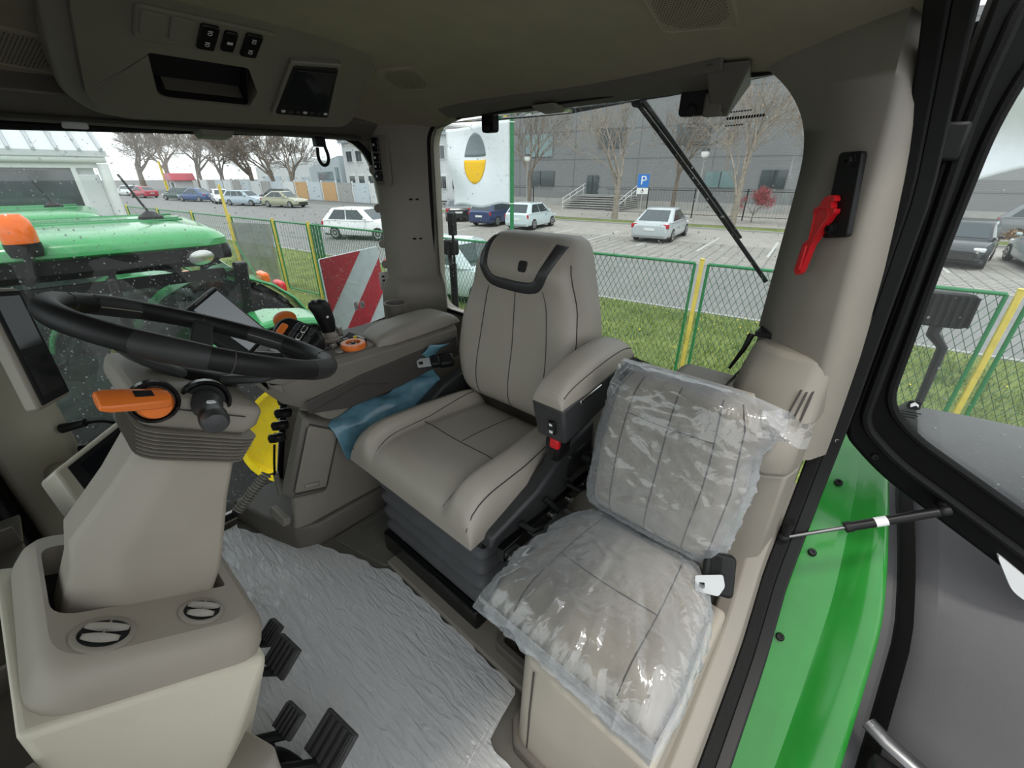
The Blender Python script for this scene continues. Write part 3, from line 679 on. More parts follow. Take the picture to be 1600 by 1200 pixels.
# screen unit set in the console
omon = thing('overhead_monitor', 'small dark monitor with a button row in the overhead console', 'monitor', (.46, -.66, 1.46))
pm = rpoly([(.10, .025), (.268, .030), (.205, .275), (.085, .255)], .012, 5)
def om(poly, d0, d1, name, m, bevel=.003): return oprism(poly, d0, d1, name, m, omon, bevel)
cx_, cy_ = .168, .145
def shr(k): return rpoly([(cx_+(a-cx_)*k, cy_+(b_-cy_)*k) for a, b_ in [(.10, .025), (.268, .030), (.205, .275), (.085, .255)]], .008, 5)
om(shr(1.0), .018, .034, 'bezel', 'taupe'); om(shr(.90), .030, .038, 'face', 'black')
om(rpoly([(.115, .085), (.235, .088), (.198, .248), (.103, .233)], .004, 3), .037, .0395, 'screen', 'screen', .001)
for k in range(7):
    om(rrect(.010, .008, .002, c=(.121+.020*k, .058+.001*k)), .037, .041, 'button', 'charcoal' if k % 3 else 'white', .001)
# ---- speaker grilles in the headliner
def speaker(c, s, lbl, ang=0):
    x, y = c; z = zc(x, y); dx = (zc(x+.01, y)-zc(x-.01, y))/.02; dy = (zc(x, y+.01)-zc(x, y-.01))/.02
    n = Vector((dx, dy, -1)).normalized(); M = frame((x, y, z), n, (math.cos(ang), math.sin(ang), 0))
    t = thing('speaker_grille', lbl, 'speaker', (x, y, z), 'ceiling speaker grilles')
    q = B(); q.prism(rrect(s, s*1.25, s*.16, 5), M, -.006, .006); q.build('plate', 'liner', t, bevel=.004)
    d = B(); k = 0
    for i in range(-11, 12):
        for j in range(-11, 12):
            u, v = (i+.5*(j % 2))*s/26, j*s/23
            if abs(u) < s*.42 and u*u/(s*.46)**2+v*v/(s*.54)**2 < 1: d.add([(u+s*.011*math.cos(a*PI/3), v+s*.011*math.sin(a*PI/3), .0064) for a in range(6)], [(0, 1, 2, 3, 4, 5)], M)
    d.build('perforation', 'hole', t, kind='stuff')
    q = B(); q.tube([M @ Vector((a, b_, .006)) for a, b_ in rrect(s*.93, s*1.17, s*.14, 5)], .0018, 6, True); q.build('rim', 'liner', t)
speaker((-.445, -.915), .145, 'round-dotted speaker grille in the ceiling above the passenger seat', .15)
speaker((.395, -.925), .125, 'speaker grille in the ceiling between the overhead console and the rear window', .5)
speaker((.64, -.13), .15, 'speaker grille at the top left corner of the picture', .2)
# ================================================================ seats
def sgnpow(x, p): return math.copysign(abs(x)**p, x)
def edge(u, p=6, q=2.5): return max(0.0, 1-abs(u)**p)**(1/q)
class Pad:
    """upholstered pad: origin, across / up / out axes, half width w(v), height h, front depth fn(u,v)"""
    def __init__(s, O, X, Up, N, w, h, dep, back, pv=7, pu=6):
        s.O, s.X, s.U, s.N = Vector(O), Vector(X).normalized(), Vector(Up).normalized(), Vector(N).normalized(); s.w, s.h, s.dep, s.back, s.pv, s.pu = w, h, dep, back, pv, pu
    def front(s, u, v):
        d = s.back+(s.dep(u, v)-s.back)*edge(u, s.pu, 2.6)*edge(2*v-1, s.pv, 2.6)
        return s.O+s.X*(u*s.w(v))+s.U*(v*s.h)+s.N*d
    def at(s, x, v, lift=.001):
        u = max(-1, min(1, x/s.w(v))); return s.front(u, v)+s.N*lift
    def mesh(s, n=34, m=34, off=0, fn=None):
        G = []
        for j in range(m+1):
            t = lerp(-1, 1, j/m); v = .5+.5*math.sin(t*PI/2)
            row = []
            for i in range(n+1):
                u = math.sin(lerp(-1, 1, i/n)*PI/2); p = s.front(u, v)
                row.append(fn(p, u, v) if fn else p)
            G.append(row)
        b = B(); b.grid(G)
        bord = G[0][:-1]+[r[-1] for r in G[:-1]]+G[-1][:0:-1]+[r[0] for r in G[:0:-1]]
        c = sum((Vector(q) for q in bord), Vector())/len(bord)
        r2 = [Vector(q)+(c-Vector(q))*.04-s.N*.006 for q in bord]
        b.loft([bord, r2], False, True)
        return b
    def seam(s, pts, name, m, parent, r=.0016, lift=.0005, n=8):
        q = cat([Vector((x, v, 0)) for x, v in pts], n); b = B(); b.tube([s.at(p.x, p.y, lift) for p in q], r, 5); return b.build(name, m, parent)
    def ribbon(s, pts, wd, name, m, parent, lift=.002, n=6):
        q = cat([Vector((x, v*s.h, 0)) for x, v in pts], n); L, C_, R_ = [], [], []
        for i, p in enumerate(q):
            t = (q[min(i+1, len(q)-1)]-q[max(i-1, 0)]).normalized(); nn = Vector((-t.y, t.x, 0))
            for lst, k in ((L, -1), (C_, 0), (R_, 1)):
                a = p+nn*wd/2*k; lst.append(s.at(a.x, min(.999, max(0.001, a.y/s.h)), lift+(.0015 if k == 0 else 0)))
        b = B(); b.grid([L, C_, R_]); return b.build(name, m, parent, solid=.004)
ds = thing('driver_seat', 'beige leather driver seat with a black-trimmed headrest in the middle of the cab', 'seat', (.02, -.75, 0))
# ---- backrest
wv = lambda v: interp(v, [0, .08, .3, .5, .65, .8, .90, .95, .98, 1.0], [.205, .232, .262, .258, .236, .203, .183, .170, .155, .125])
def bdep(u, v):
    d = .055+.03*max(0, 1-((v-.25)/.4)**2)*abs(u)**3-.012*(1-abs(u)**2)*max(0, 1-abs(v-.4)/.4)
    d += .018*interp(v, [.70, .80, 1], [0, 1, .6]); return d
bk = Pad((.02, -.965, .505), (1, 0, 0), (0, -.165, .986), (0, .986, .165), wv, .60, bdep, -.085, 6, 9)
bk.mesh().build('backrest', 'leather', ds, ang=70)
for pts in ([(-.012, .04), (-.010, .3), (-.004, .70)], [(.13, .03), (.135, .3), (.118, .62), (.108, .70)], [(-.155, .03), (-.158, .3), (-.135, .60), (-.112, .72)]):
    bk.seam(pts, 'backrest_seam', 'seam', ds)
for s_ in (-1, 1):
    b = B(); pts = []
    for k in range(20):
        v = lerp(.03, .86, k/19); pts.append(bk.front(s_*.93, v)+bk.N*.001)
    b.tube(pts, .0018, 5); b.build('piping', 'seam', ds)
bk.ribbon([(.136, .965), (.136, .89), (.126, .80), (.095, .735), (.03, .722), (-.05, .722), (-.092, .745), (-.120, .83), (-.135, .90), (-.138, .945)], .034, 'headrest_trim', 'charcoal', ds, .0015)
bk.seam([(.110, .95), (.110, .88), (.10, .80), (.075, .765), (.02, .757), (-.05, .757), (-.078, .775), (-.096, .85), (-.110, .90), (-.113, .95)], 'headrest_seam', 'stitch', ds, .0011, .004)
q = bk.at(-.035, .825, .001); b = B(); b.prism(rrect(.031, .033, .009, 4), frame(q, bk.N+Vector((0, 0, .1)), (1, 0, 0)), -.004, .003); b.build('headrest_badge', 'black', ds, bevel=.002)
# ---- cushion
cw = lambda v: interp(v, [0, .1, .5, 1.0], [.225, .24, .272, .288])
def cdep(u, v):
    bol = max(0, min(1, (abs(u)-.55)/.16)); d = .508+.030*bol-.018*(1-bol)*(1-.3*v)
    d -= .018*math.exp(-((abs(u)-.60)/.05)**2)*min(1, v*5)
    d -= .035*max(0, (v-.75)/.25)**2; return d-.36
cu = Pad((.03, -1.0, .36), (1, 0, 0), (0, .999, .03), (0, -.03, .999), cw, .50, cdep, .03, 10, 8)
cu.mesh(44, 40).build('cushion', 'leather', ds, ang=70)
cu.seam([(.165, .10), (.170, .5), (.172, .85), (.165, .965)], 'cushion_seam', 'seam', ds)
cu.seam([(-.165, .10), (-.168, .5), (-.172, .85), (-.165, .965)], 'cushion_seam', 'seam', ds)
cu.seam([(.165, .56), (.0, .575), (-.165, .56)], 'cushion_seam', 'seam', ds)
cu.seam([(-.03, .10), (-.02, .4), (-.02, .56)], 'cushion_seam', 'seam', ds, .0012)
for s_ in (-1, 1): 
    b = B(); b.tube([cu.front(s_*.93, lerp(.05, .99, k/20))+cu.N*.001 for k in range(21)], .0018, 5); b.build('piping', 'seam', ds)
# ---- armrest on the door side
am = thing('_tmp', 'x', 'x'); bpy.data.objects.remove(am)
AR = Vector((-.303, -.735, .742)); AU = Vector((0, -.99, .115)).normalized(); AN = Vector((0, .115, .99)).normalized()
ap_ = Pad(AR, (1, 0, 0), AU, AN, lambda v: interp(v, [0, .3, 1], [.046, .051, .050]), .35, lambda u, v: .060+.014*math.sin(v*PI)-.010*u*u, .0, 5, 5)
ap_.mesh(20, 26).build('armrest_pad', 'leather', ds, ang=70)
b = B(); b.tube([ap_.front(-.9, lerp(.04, .96, k/16)) for k in range(17)]+[ap_.front(lerp(-.85, .9, k/8), .985) for k in range(9)], .0016, 5); b.build('armrest_piping', 'seam', ds)
b = B(); b.tube([ap_.front(lerp(-.9, .9, k/8), .03) for k in range(9)], .0014, 5); b.build('armrest_piping', 'stitch', ds)
Ma = Matrix((Vector((1, 0, 0)), AU, AN)).transposed().to_4x4(); Ma.translation = AR
b = B(); b.hexa([(-.045, .012, -.115), (.045, .012, -.115), (.045, .33, -.10), (-.045, .33, -.10)], [(-.050, .0, .0), (.050, .0, .0), (.050, .365, .0), (-.050, .365, .0)], Ma)
b.build('armrest_box', 'charcoal', ds, bevel=.008)
b = B(); b.box((-.0515, .12, -.012), (.006, .10, .010), Ma); b.build('armrest_latch', 'steel', ds, bevel=.002)
b = B(); b.box((-.051, .27, -.045), (.008, .10, .05), Ma); b.build('armrest_bracket', 'gloss_black', ds, bevel=.004)
for k in range(3):
    b = B(); b.cyl(Ma @ Vector((-.052, .24+.03*k, -.04)), Ma @ Vector((-.058, .24+.03*k, -.04)), .008, n=10); b.build('bracket_bolt', 'satin_black', ds)
b = B(); b.prism(rrect(.022, .042, .004), Ma @ frame((-.012, .005, -.065), (0, -1, -.1), (1, 0, 0)), 0, .006); b.build('heater_switch', 'gloss_black', ds, bevel=.002)
for k in (-1, 1):
    b = B(); b.box((-.012, -.002, -.065+.011*k), (.009, .002, .007), Ma); b.build('switch_symbol', 'white', ds)
# ---- shield, suspension, bellows, base
for s_, x in ((-1, -.262), (1, .322)):
    b = B(); b.loft([[(x+s_*dx, -.545, .385), (x+s_*dx, -.56, .42), (x+s_*dx, -.74, .455), (x+s_*dx, -.90, .54), (x+s_*dx, -1.02, .56), (x+s_*dx, -1.03, .38), (x+s_*dx, -.75, .36)] for dx in (-.03, .022)]); b.build('side_shield', 'charcoal', ds, bevel=.010)
b = B(); b.hexa([(-.235, -1.0, .335), (.29, -1.0, .335), (.29, -.565, .335), (-.235, -.565, .335)], [(-.245, -1.02, .39), (.30, -1.02, .39), (.30, -.55, .385), (-.245, -.55, .385)]); b.build('seat_pan', 'gloss_black', ds, bevel=.006)
b = B(); rings = []
for k in range(25):
    z = lerp(.33, .075, k/24); o = .024*abs(math.sin(k/24*PI*4))+.004; e = .012*k/24
    rings.append([(x, y, z) for x, y in rpoly([(-.212-o+e, -.585+o), (.262+o-e, -.585+o), (.262+o-e, -.96-o), (-.212-o+e, -.96-o)], .035, 4)])
b.loft(rings); b.build('bellows', 'bellows', ds, ang=80)
b = B(); b.ring(rpoly([(-.225, -.535), (.255, -.535), (.255, -.98), (-.225, -.98)], .01, 3), rpoly([(-.205, -.558), (.24, -.558), (.24, -.96), (-.205, -.96)], .008, 3), lambda u, v, d: (u, v, .095-d), .075); b.box((.0, -.75, .03), (.42, .40, .02)); b.build('base_tray', 'gloss_black', ds, bevel=.003)
b = B(); b.box((-.285, -.80, .345), (.025, .44, .045)); b.build('slide_rail', 'gloss_black', ds, bevel=.003)
for k in range(4):
    b = B(); b.tube([(-.285, -.66-.11*k, .40+.012*(k % 2)), (-.325, -.67-.11*k, .39), (-.33, -.70-.11*k, .385)], .009, 8); b.build('lever', 'satin_black', ds)
    b = B(); b.cyl((-.298, -.70-.09*k, .345), (-.308, -.70-.09*k, .345), .010, n=10); b.build('bolt', 'steel', ds)
b = B(); b.box((-.305, -.62, .33), (.02, .05, .02)); b.build('slide_handle', 'steel', ds, bevel=.004)
b = B(); b.box((-.275, -.94, .46), (.04, .12, .09)); b.build('tilt_gear', 'satin_black', ds, bevel=.012)
b = B(); b.cyl((-.295, -.95, .47), (-.33, -.95, .47), .02, n=14); b.build('tilt_knob', 'black', ds, bevel=.003)
# ---- seat belt pieces
sb = thing('belt_buckle', 'red-buttoned seat belt buckle beside the driver armrest', 'buckle', (-.30, -.79, .56))
b = B(); b.loft([[(-.30+a, -.80+c, z) for a, c in rrect(.05+k, .062+k, .014, 4)] for z, k in ((.555, -.01), (.57, 0), (.615, 0), (.632, -.006))]); b.build('housing', 'gloss_black', sb)
b = B(); b.box((-.312, -.768, .618), (.028, .016, .030)); b.build('button', 'red', sb, bevel=.004)
bt = thing('belt_tongue', 'pale seat belt tongue with blue film at the far side of the driver seat', 'seat belt', (.36, -.83, .55))
Mt = frame((.335, -.845, .635), (-.55, .25, .8), (.35, .85, .1))
b = B(); b.ring(rrect(.052, .036, .006), rrect(.016, .014, .003, c=(.012, 0)), lambda u, v, d: Mt @ Vector((u, v, d)), .004); b.build('tongue', 'buckle_metal', bt, bevel=.001)
b = B(); b.box((-.040, 0, .0), (.035, .044, .03), Mt); b.build('grip', 'black', bt, bevel=.008)
b = B(); b.box((-.085, -.01, -.02), (.06, .05, .035), Mt); b.build('retractor', 'black', bt, bevel=.01)
b = B(); G = []
for i in range(9):
    t = i/8; G.append([(lerp(.375, .305, t)+.022*s_*(.8), lerp(-.845, -.90, t)+.03*s_, lerp(.615, .705, t)+.008*math.sin(t*5+s_)) for s_ in (-1, -.3, .3, 1)])
b.grid(G); b.build('wrap_strip', 'blue_film', bt, solid=.002)
# blue protective film peeking out between armrest console and seat
b = B(); G = []
for i in range(25):
    t = i/24; x = lerp(.425, .375, t)+.008*math.sin(t*9); y = lerp(-.50, -.93, t); z = lerp(.475, .555, t)
    G.append([(x+.07*k-.02, y+.01*math.sin(7*t+3*k), z+.045*k+.010*math.sin(17*t+5*k)+(-.09 if k == -.5 else 0)) for k in (-.5, -.15, .1, .3, .55)])
b.grid(G); tag(b.build('protective_film', 'blue_film', solid=.0015, sub=1), 'strip of blue protective film between the armrest console and the driver seat', 'plastic film')
# ================================================================ passenger seat
ps = thing('passenger_seat', 'small beige passenger seat wrapped in clear plastic beside the open door', 'seat', (-.60, -.62, 0))
PC = -.585
pwv = lambda v: interp(v, [0, .1, .5, .85, 1], [.150, .160, .168, .155, .125])
pb = Pad((PC+.008, -.80, .462), (1, 0, 0), (0, -.20, .98), (0, .98, .20), pwv, .395, lambda u, v: .05+.012*abs(u)**3, -.04, 6, 6)
pb.mesh(26, 26).build('backrest', 'leather', ps, ang=70)
for x in (.095, .0, -.095): pb.seam([(x*.95, .05), (x*1.05, .5), (x, .80), (x*.9, .96)], 'backrest_seam', 'seam', ps, .0016)
pb.seam([(.095, .74), (0, .73), (-.095, .74)], 'backrest_seam', 'seam', ps, .0014)
for s_ in (-1, 1):
    b = B(); b.tube([pb.front(s_*.9, lerp(.04, .96, k/16))+pb.N*.001 for k in range(17)], .0016, 5); b.build('piping', 'seam', ps)
pcw = lambda v: interp(v, [0, .2, .7, 1], [.150, .185, .20, .195])
pc = Pad((PC+.005, -.80, .385), (1, 0, 0), (0, 1, 0), (0, 0, 1), pcw, .375, lambda u, v: .088+.012*abs(u)**3-.02*max(0, (v-.8)/.2)**2, .0, 6, 6)
pc.mesh(28, 26).build('cushion', 'leather', ps, ang=70)
for pts in ([(.10, .04), (.115, .5), (.12, .97)], [(-.10, .04), (-.115, .5), (-.12, .97)], [(.115, .55), (0, .56), (-.115, .55)]): pc.seam(pts, 'cushion_seam', 'seam', ps, .0016)
b = B(); b.box((PC, -.80, .455), (.24, .05, .05)); b.build('hinge', 'black', ps, bevel=.008)
b = B(); b.box((PC+.005, -.60, .365), (.30, .33, .04)); b.build('pan', 'black', ps, bevel=.01)
# film over backrest
def wr(p, u, v, s=1.0):
    a = (1-abs(noise.noise(Vector((p.x*9+2, p.z*20, p.y*9+2))))*2.2)**3*.9+.6*(1-abs(noise.noise(Vector((p.x*22+5, p.z*46, p.y*22))))*2.2)**3; return max(-.5, a)*s
def fb(p, u, v):
    q = p+pb.N*(.008+.006*max(0, wr(p, u, v)))+pb.X*(.014*u*abs(u)**2)
    w_ = .006*wr(p, u, v)
    q += pb.X*w_*u
    if v > .72 and u < -.78: k = ((v-.72)/.28)*((-u-.78)/.22); q += pb.X*(-.055*k)+Vector((0, .0, -.012*k))+pb.N*.015*k
    if v > .85 and u > .8: k = ((v-.85)/.15)*((u-.8)/.2); q += pb.X*.03*k
    if v < .12: q += pb.N*.012*(1-v/.12)
    return q
b = pb.mesh(70, 70, fn=fb); b.f = b.f[:70*70]; fc = b.build('backrest_cover', 'seat_film', ps, label='clear wrinkled plastic cover', ang=80)
tl = B(); G = []
for i in range(10):
    t = i/9; w_ = .035*(1-.25*t)
    G.append([(-.735-.085*t, -.845+.01*math.sin(6*t+k*3), .815+.012*t+w_*k+.006*math.sin(9*t+4*k)) for k in (-1, -.5, 0, .5, 1)])
tl.grid(G); tl.build('cover_tail', 'seat_film', ps)
# film over cushion, draped down the front
def fcush(p, u, v):
    ang_ = math.atan2(p.x-PC-.02, p.y+.83); rr = math.hypot(p.x-PC-.02, p.y+.83)
    a = (1-abs(noise.noise(Vector((ang_*9, rr*5, 3))))*2.3)**3+.6*(1-abs(noise.noise(Vector((ang_*22, rr*9, 7))))*2.3)**3; a = max(-.3, a)*min(1, .35+rr*2)
    q = p+Vector((0, 0, .007+.008*max(0, a)))
    ed = max(abs(u), 0)**8; fr = max(0, (v-.9)/.1)
    q += Vector((.012*u*ed+.006*a*u, .016*fr+.008*a*fr, 0))
    pinch = max(0, 1-v/.3)
    q += Vector((-(q.x-PC-.02)*.22*pinch, -.012*pinch, .02*pinch*abs(u)))
    return q
b = pc.mesh(70, 70, fn=fcush); b.f = b.f[:70*70]; b.build('cushion_cover', 'seat_film', ps, label='clear wrinkled plastic cover', ang=80)
# hanging skirt of the cushion cover
sk = B(); path = []
for k in range(81):
    t = k/80
    if t < .3: u, v = 1, lerp(.30, 1, t/.3)
    elif t < .7: u, v = lerp(1, -1, (t-.3)/.4), 1
    else: u, v = -1, lerp(1, .2, (t-.7)/.3)
    path.append((pc.O+pc.X*(u*pc.w(v)*1.03)+pc.U*(v*pc.h+.012), u, v, t))
G = []
for j in range(9):
    row = []
    for p0, u, v, t in path:
        dr = interp(t, [0, .3, .45, .62, .70, .80, 1], [.02, .045, .07, .11, .17, .12, .03])*j/8
        out = .008*math.sin(t*70+j*.5)+.010*noise.noise(Vector((t*22, j*.25, 0)))
        inw = -.035*(j/8)**1.5*interp(t, [.3, .5, .7, 1], [.3, .4, .2, .6])
        o2 = Vector((u, 0, 0)) if abs(u) == 1 and v < .99 else Vector((0, 1, 0))
        row.append(p0+o2*(out*(j/8)+inw)+Vector((0, 0, .05-dr-.012*j/8)))
    G.append(row)
sk.grid(G); sk.build('cover_skirt', 'seat_film', ps, ang=80)
# black belt reel with tongue beside it
br = thing('belt_reel', 'black seat belt reel with a pale metal tongue beside the plastic-wrapped seat', 'seat belt', (-.745, -.80, .40))
Mr = frame((-.752, -.775, .475), (-.15, .75, .62), (.93, .25, -.1))
b = B(); b.prism(rrect(.062, .085, .012), Mr, -.03, .025); b.build('reel_housing', 'black', br, bevel=.006)
b = B(); b.prism(rrect(.020, .060, .004, c=(.006, -.004)), Mr, .024, .029); b.build('webbing', 'rubber', br)
b = B(); b.ring(rpoly([(-.002, .006), (.05, .022), (.046, .052), (.002, .05), (-.008, .028)], .005, 3), rrect(.013, .010, .002, n=3, c=(.036, .037))[:1]*0 or rpoly([(.030, .031), (.041, .033), (.040, .043), (.034, .044), (.029, .042)], .002, 3), lambda u, v, d: Mr @ Vector((u-.005, v-.01, .045-d)), .004); b.build('tongue', 'buckle_metal', br)
# box under the passenger seat
pbx = thing('seat_box', 'beige storage box carrying the passenger seat', 'storage box', (-.63, -.6, 0))
def pbr(z, i=0): return [(-.475-i, -.80, z), (-.475-i, -.445, z), (-.505-i, -.405-i, z), (-.79, -.40-i, z), (-.79, -.80, z)]
b = B(); b.loft([pbr(.0, -.004), pbr(.10), pbr(.36, .01)]); b.build('body', 'beige', pbx, bevel=.014, seg=3)
b = B(); b.tube([(-.53, -.402, .02), (-.532, -.406, .2), (-.537, -.409, .345)], .002, 6); b.build('panel_joint', 'seam', pbx)
b = B(); b.loft([[(x, y, z) for x, y in rpoly([(-.462, -.80), (-.462, -.43), (-.50, -.388), (-.79, -.385), (-.79, -.80)], .01, 2)] for z in (.008, .05)]); b.build('plinth', 'dark_taupe', pbx, bevel=.006)
# ================================================================ steering wheel, column, pedestal
WC = Vector((-.02, -.164, 1.006)); WN = Vector((0, -.52, .854)).normalized(); WX = Vector((1, 0, 0)); WY = WN.cross(WX)
MC = Matrix((WX, WY, WN)).transposed().to_4x4(); MC.translation = WC      # column frame: X right, Y forward-up, Z along the column
WC0, WN0 = WC.copy(), WN.copy()
MW = frame((0, -.169, 1.0), (.02, -.457, .889), (1, 0, 0)); RW = .191   # wheel frame
sw_ = thing('steering_wheel', 'black leather steering wheel in front of the driver seat', 'steering wheel', tuple(WC-WN*.07))
def rimp(a, r=RW): return MW @ Vector((r*math.cos(a), r*math.sin(a), 0))
b = B(); b.tube([rimp(2*PI*k/72) for k in range(72)], .0168, 12, True); b.build('rim', 'black', sw_, ang=80)
for a0, a1 in ((-62, -38), (20, 44), (140, 164), (-150, -126)):
    b = B(); pts = [rimp(R(lerp(a0, a1, k/20))) for k in range(21)]; b.tube(pts, [.0172+.0009*math.sin(PI*k/20) for k in range(21)], 12); b.build('grip', 'wheel_grip', sw_, ang=80)
    b = B()
    for k in range(1, 40):
        p0 = rimp(R(lerp(a0, a1, k/40)), RW-.0165); c0 = (MW.translation-p0).normalized()
        b.box((0, 0, 0), (.0012, .006, .0012), frame(p0, WN, c0.cross(WN)))
    b.build('stitching', 'stitch', sw_, kind='stuff')
for a in (-100, -12, 60, 172):
    b = B(); b.lathe([(.0173, -.0008), (.0173, .0008)], 14, frame(rimp(R(a)), rimp(R(a+1))-rimp(R(a-1)))); b.build('rim_joint', 'seam', sw_)
for a in (-12, 108, 228):
    c, s_ = math.cos(R(a)), math.sin(R(a)); t = Vector((-s_, c, 0))
    def spk(r, z, w, h): return [MW @ (Vector((r*c, r*s_, z))+t*w*i+Vector((0, 0, h*j))) for i, j in ((-1, -1), (1, -1), (1, 1), (-1, 1))]
    b = B(); b.loft([spk(.182, .0, .016, .006), spk(.16, -.008, .017, .007), spk(.10, -.045, .020, .007), spk(.04, -.062, .03, .008)]); b.build('spoke', 'charcoal', sw_, bevel=.004)
b = B(); b.lathe([(.052, -.082), (.056, -.076), (.056, -.066), (.046, -.056), (.02, -.052), (.001, -.052)], 30, MW); b.build('hub', 'satin_black', sw_)
# ---- column
co = thing('steering_column', 'beige tilting steering column with ribbed bellows under the wheel', 'steering column', (0, .05, .6))
def cring(z, x0, x1, y0, y1, r, n=4): return [(x, y, z) for x, y in rpoly([(x0, y0), (x1, y0), (x1, y1), (x0, y1)], r, n)]
b = B(); b.loft([cring(-.135, -.085, .115, -.070, .070, .02), cring(-.112, -.100, .13, -.078, .092, .02), cring(-.085, -.102, .132, -.078, .095, .02), cring(-.076, -.088, .118, -.066, .078, .02), cring(-.070, -.06, .09, -.05, .05, .02)], M=MC)
b.build('shroud', 'taupe', co, bevel=.008, seg=3)
b = B(); b.loft([cring(-.130, -.080, .110, -.072, .056, .03), cring(-.186, -.072, .104, -.070, .050, .03)], M=MC); b.build('bellows_core', 'dark_taupe', co)
for k in range(8):
    z = -.136-.0064*k; e = .0012*k
    b = B(); b.loft([cring(z, -.094+e, .124-e, -.086+e*.5, .074-e*1.5, .032), cring(z-.0014, -.098+e, .128-e, -.090+e*.5, .078-e*1.5, .034), cring(z-.0034, -.096+e, .126-e, -.088+e*.5, .076-e*1.5, .033)], M=MC); b.build('bellows_rib', 'trim', co, ang=30)
def body(z, xl, xr, y0, y1, c): return [(xl, y0+.004, z), (xr, y0, z), (xr, y1-c, z), (xr-c, y1, z), (xl+c*1.3, y1, z), (xl+c*.2, y1-c*1.2, z), (xl, y1-c*1.7, z)]
b = B(); b.loft([body(-.180, -.072, .10, -.074, .052, .03), body(-.26, -.066, .10, -.088, .066, .034), body(-.35, -.066, .10, -.108, .090, .038), body(-.40, -.064, .10, -.118, .078, .036), body(-.50, -.060, .10, -.12, .07, .036)], M=MC); b.build('body', 'column_beige', co, bevel=.008, seg=3)
b = B(); b.tube([MC @ Vector((-.1025, -.05, -.098)), MC @ Vector((-.1025, .085, -.098))], .0012, 5); b.build('shroud_joint', 'seam', co)
# orange lever
ol_ = thing('shuttle_lever', 'orange shuttle lever on the steering column', 'lever', (-.12, -.055, .973))
nL = Vector((-1, .05, .12)).normalized()
b = B(); b.lathe([(.030, -.012), (.030, .004), (.026, .006), (.024, .002)], 24, frame((-.122, -.056, .965), nL)); b.build('bezel', 'gloss_black', ol_)
b = B(); b.lathe([(.021, 0), (.022, .010), (.018, .022), (.010, .026)], 20, frame((-.122, -.056, .965), nL)); b.build('boss', 'orange', ol_)
p0, p1 = Vector((-.142, -.062, .975)), Vector((-.150, -.002, .998)); dd = (p1-p0).normalized(); sd_ = dd.cross(Vector((-.35, 0, 1))).normalized(); up_ = sd_.cross(dd).normalized()
def lr(t, w, h, s=.86): c = p0.lerp(p1, t); return [c+sd_*w*i+up_*h*j for i, j in ((-1, -.6), (-.4, -1), (.4, -1), (1, -.6), (1, .6), (.4, 1), (-.4, 1), (-1, .6))]
b = B(); b.loft([lr(-.15, .013, .009), lr(.1, .016, .010), lr(.5, .018, .009), lr(.85, .019, .008), lr(1.0, .016, .006)]); b.build('handle', 'orange', ol_, bevel=.002)
b = B(); b.box((0, 0, 0), (.020, .013, .001), frame(p0.lerp(p1, .30)+up_*.0098, up_, dd)); b.build('symbol_plate', 'black', ol_)
# stalk
stk = thing('control_stalk', 'black indicator stalk with ring switch on the steering column', 'lever', (-.12, -.11, .94))
q0 = Vector((-.112, -.114, .938)); q1 = Vector((-.222, -.100, .946)); nS = (q1-q0).normalized()
b = B(); b.lathe([(.034, -.010), (.034, .002), (.030, .004), (.026, -.001)], 24, frame(q0, nS)); b.build('bezel', 'gloss_black', stk)
b = B(); b.lathe([(.0200, 0), (.0200, .022), (.0160, .028), (.0150, .066), (.0175, .069), (.0175, .092), (.0135, .102), (.004, .104)], 20, frame(q0, nS)); b.build('stalk', 'charcoal', stk)
b = B(); b.lathe([(.0179, .072), (.0179, .088)], 20, frame(q0, nS), cap=False); b.build('ring_switch', 'satin_black', stk)
b = B(); b.prism([(.004, -.006), (.008, 0), (.004, .006), (-.004, .004), (-.004, -.004)], frame(q0+nS*.05, Vector((.0, -.3, .95)), nS), .0150, .0165); b.build('symbol', 'white', stk)
# ---- pedestal
pd = thing('column_pedestal', 'beige pedestal with two round air vents at the foot of the steering column', 'pedestal', (0, .1, 0))
def pr(z, i): return [(x, y, z) for x, y in rpoly([(-.186+i, -.180+i), (.20-i, -.180+i), (.20-i, .112-i*.5), (-.186+i, .112-i*.5)], [.05, .05, .05, .06], 6)]
b = B(); b.loft([pr(-.515, .0), pr(-.49, .0), pr(-.462, .006), pr(-.448, .016), pr(-.441, .030)], False, False, M=MC)
hole_ = rpoly([(-.060, -.135), (.135, -.135), (.135, .092), (-.060, .092)], [.01, .02, .03, .035], 6)
ou_ = [(p[0], p[1]) for p in pr(0, .030)]; n_ = len(ou_)
b.add([MC @ Vector((x, y, -.441)) for x, y in ou_]+[MC @ Vector((x, y, -.441)) for x, y in hole_]+[MC @ Vector((x, y, -.50)) for x, y in hole_], [(i, (i+1) % n_, n_+(i+1) % n_, n_+i) for i in range(n_)]+[(n_+i, n_+(i+1) % n_, 2*n_+(i+1) % n_, 2*n_+i) for i in range(n_)])
b.build('cap', 'column_beige', pd, ang=50)
b = B(); b.prism(hole_, MC, -.505, -.497); b.build('well', 'hole', pd)
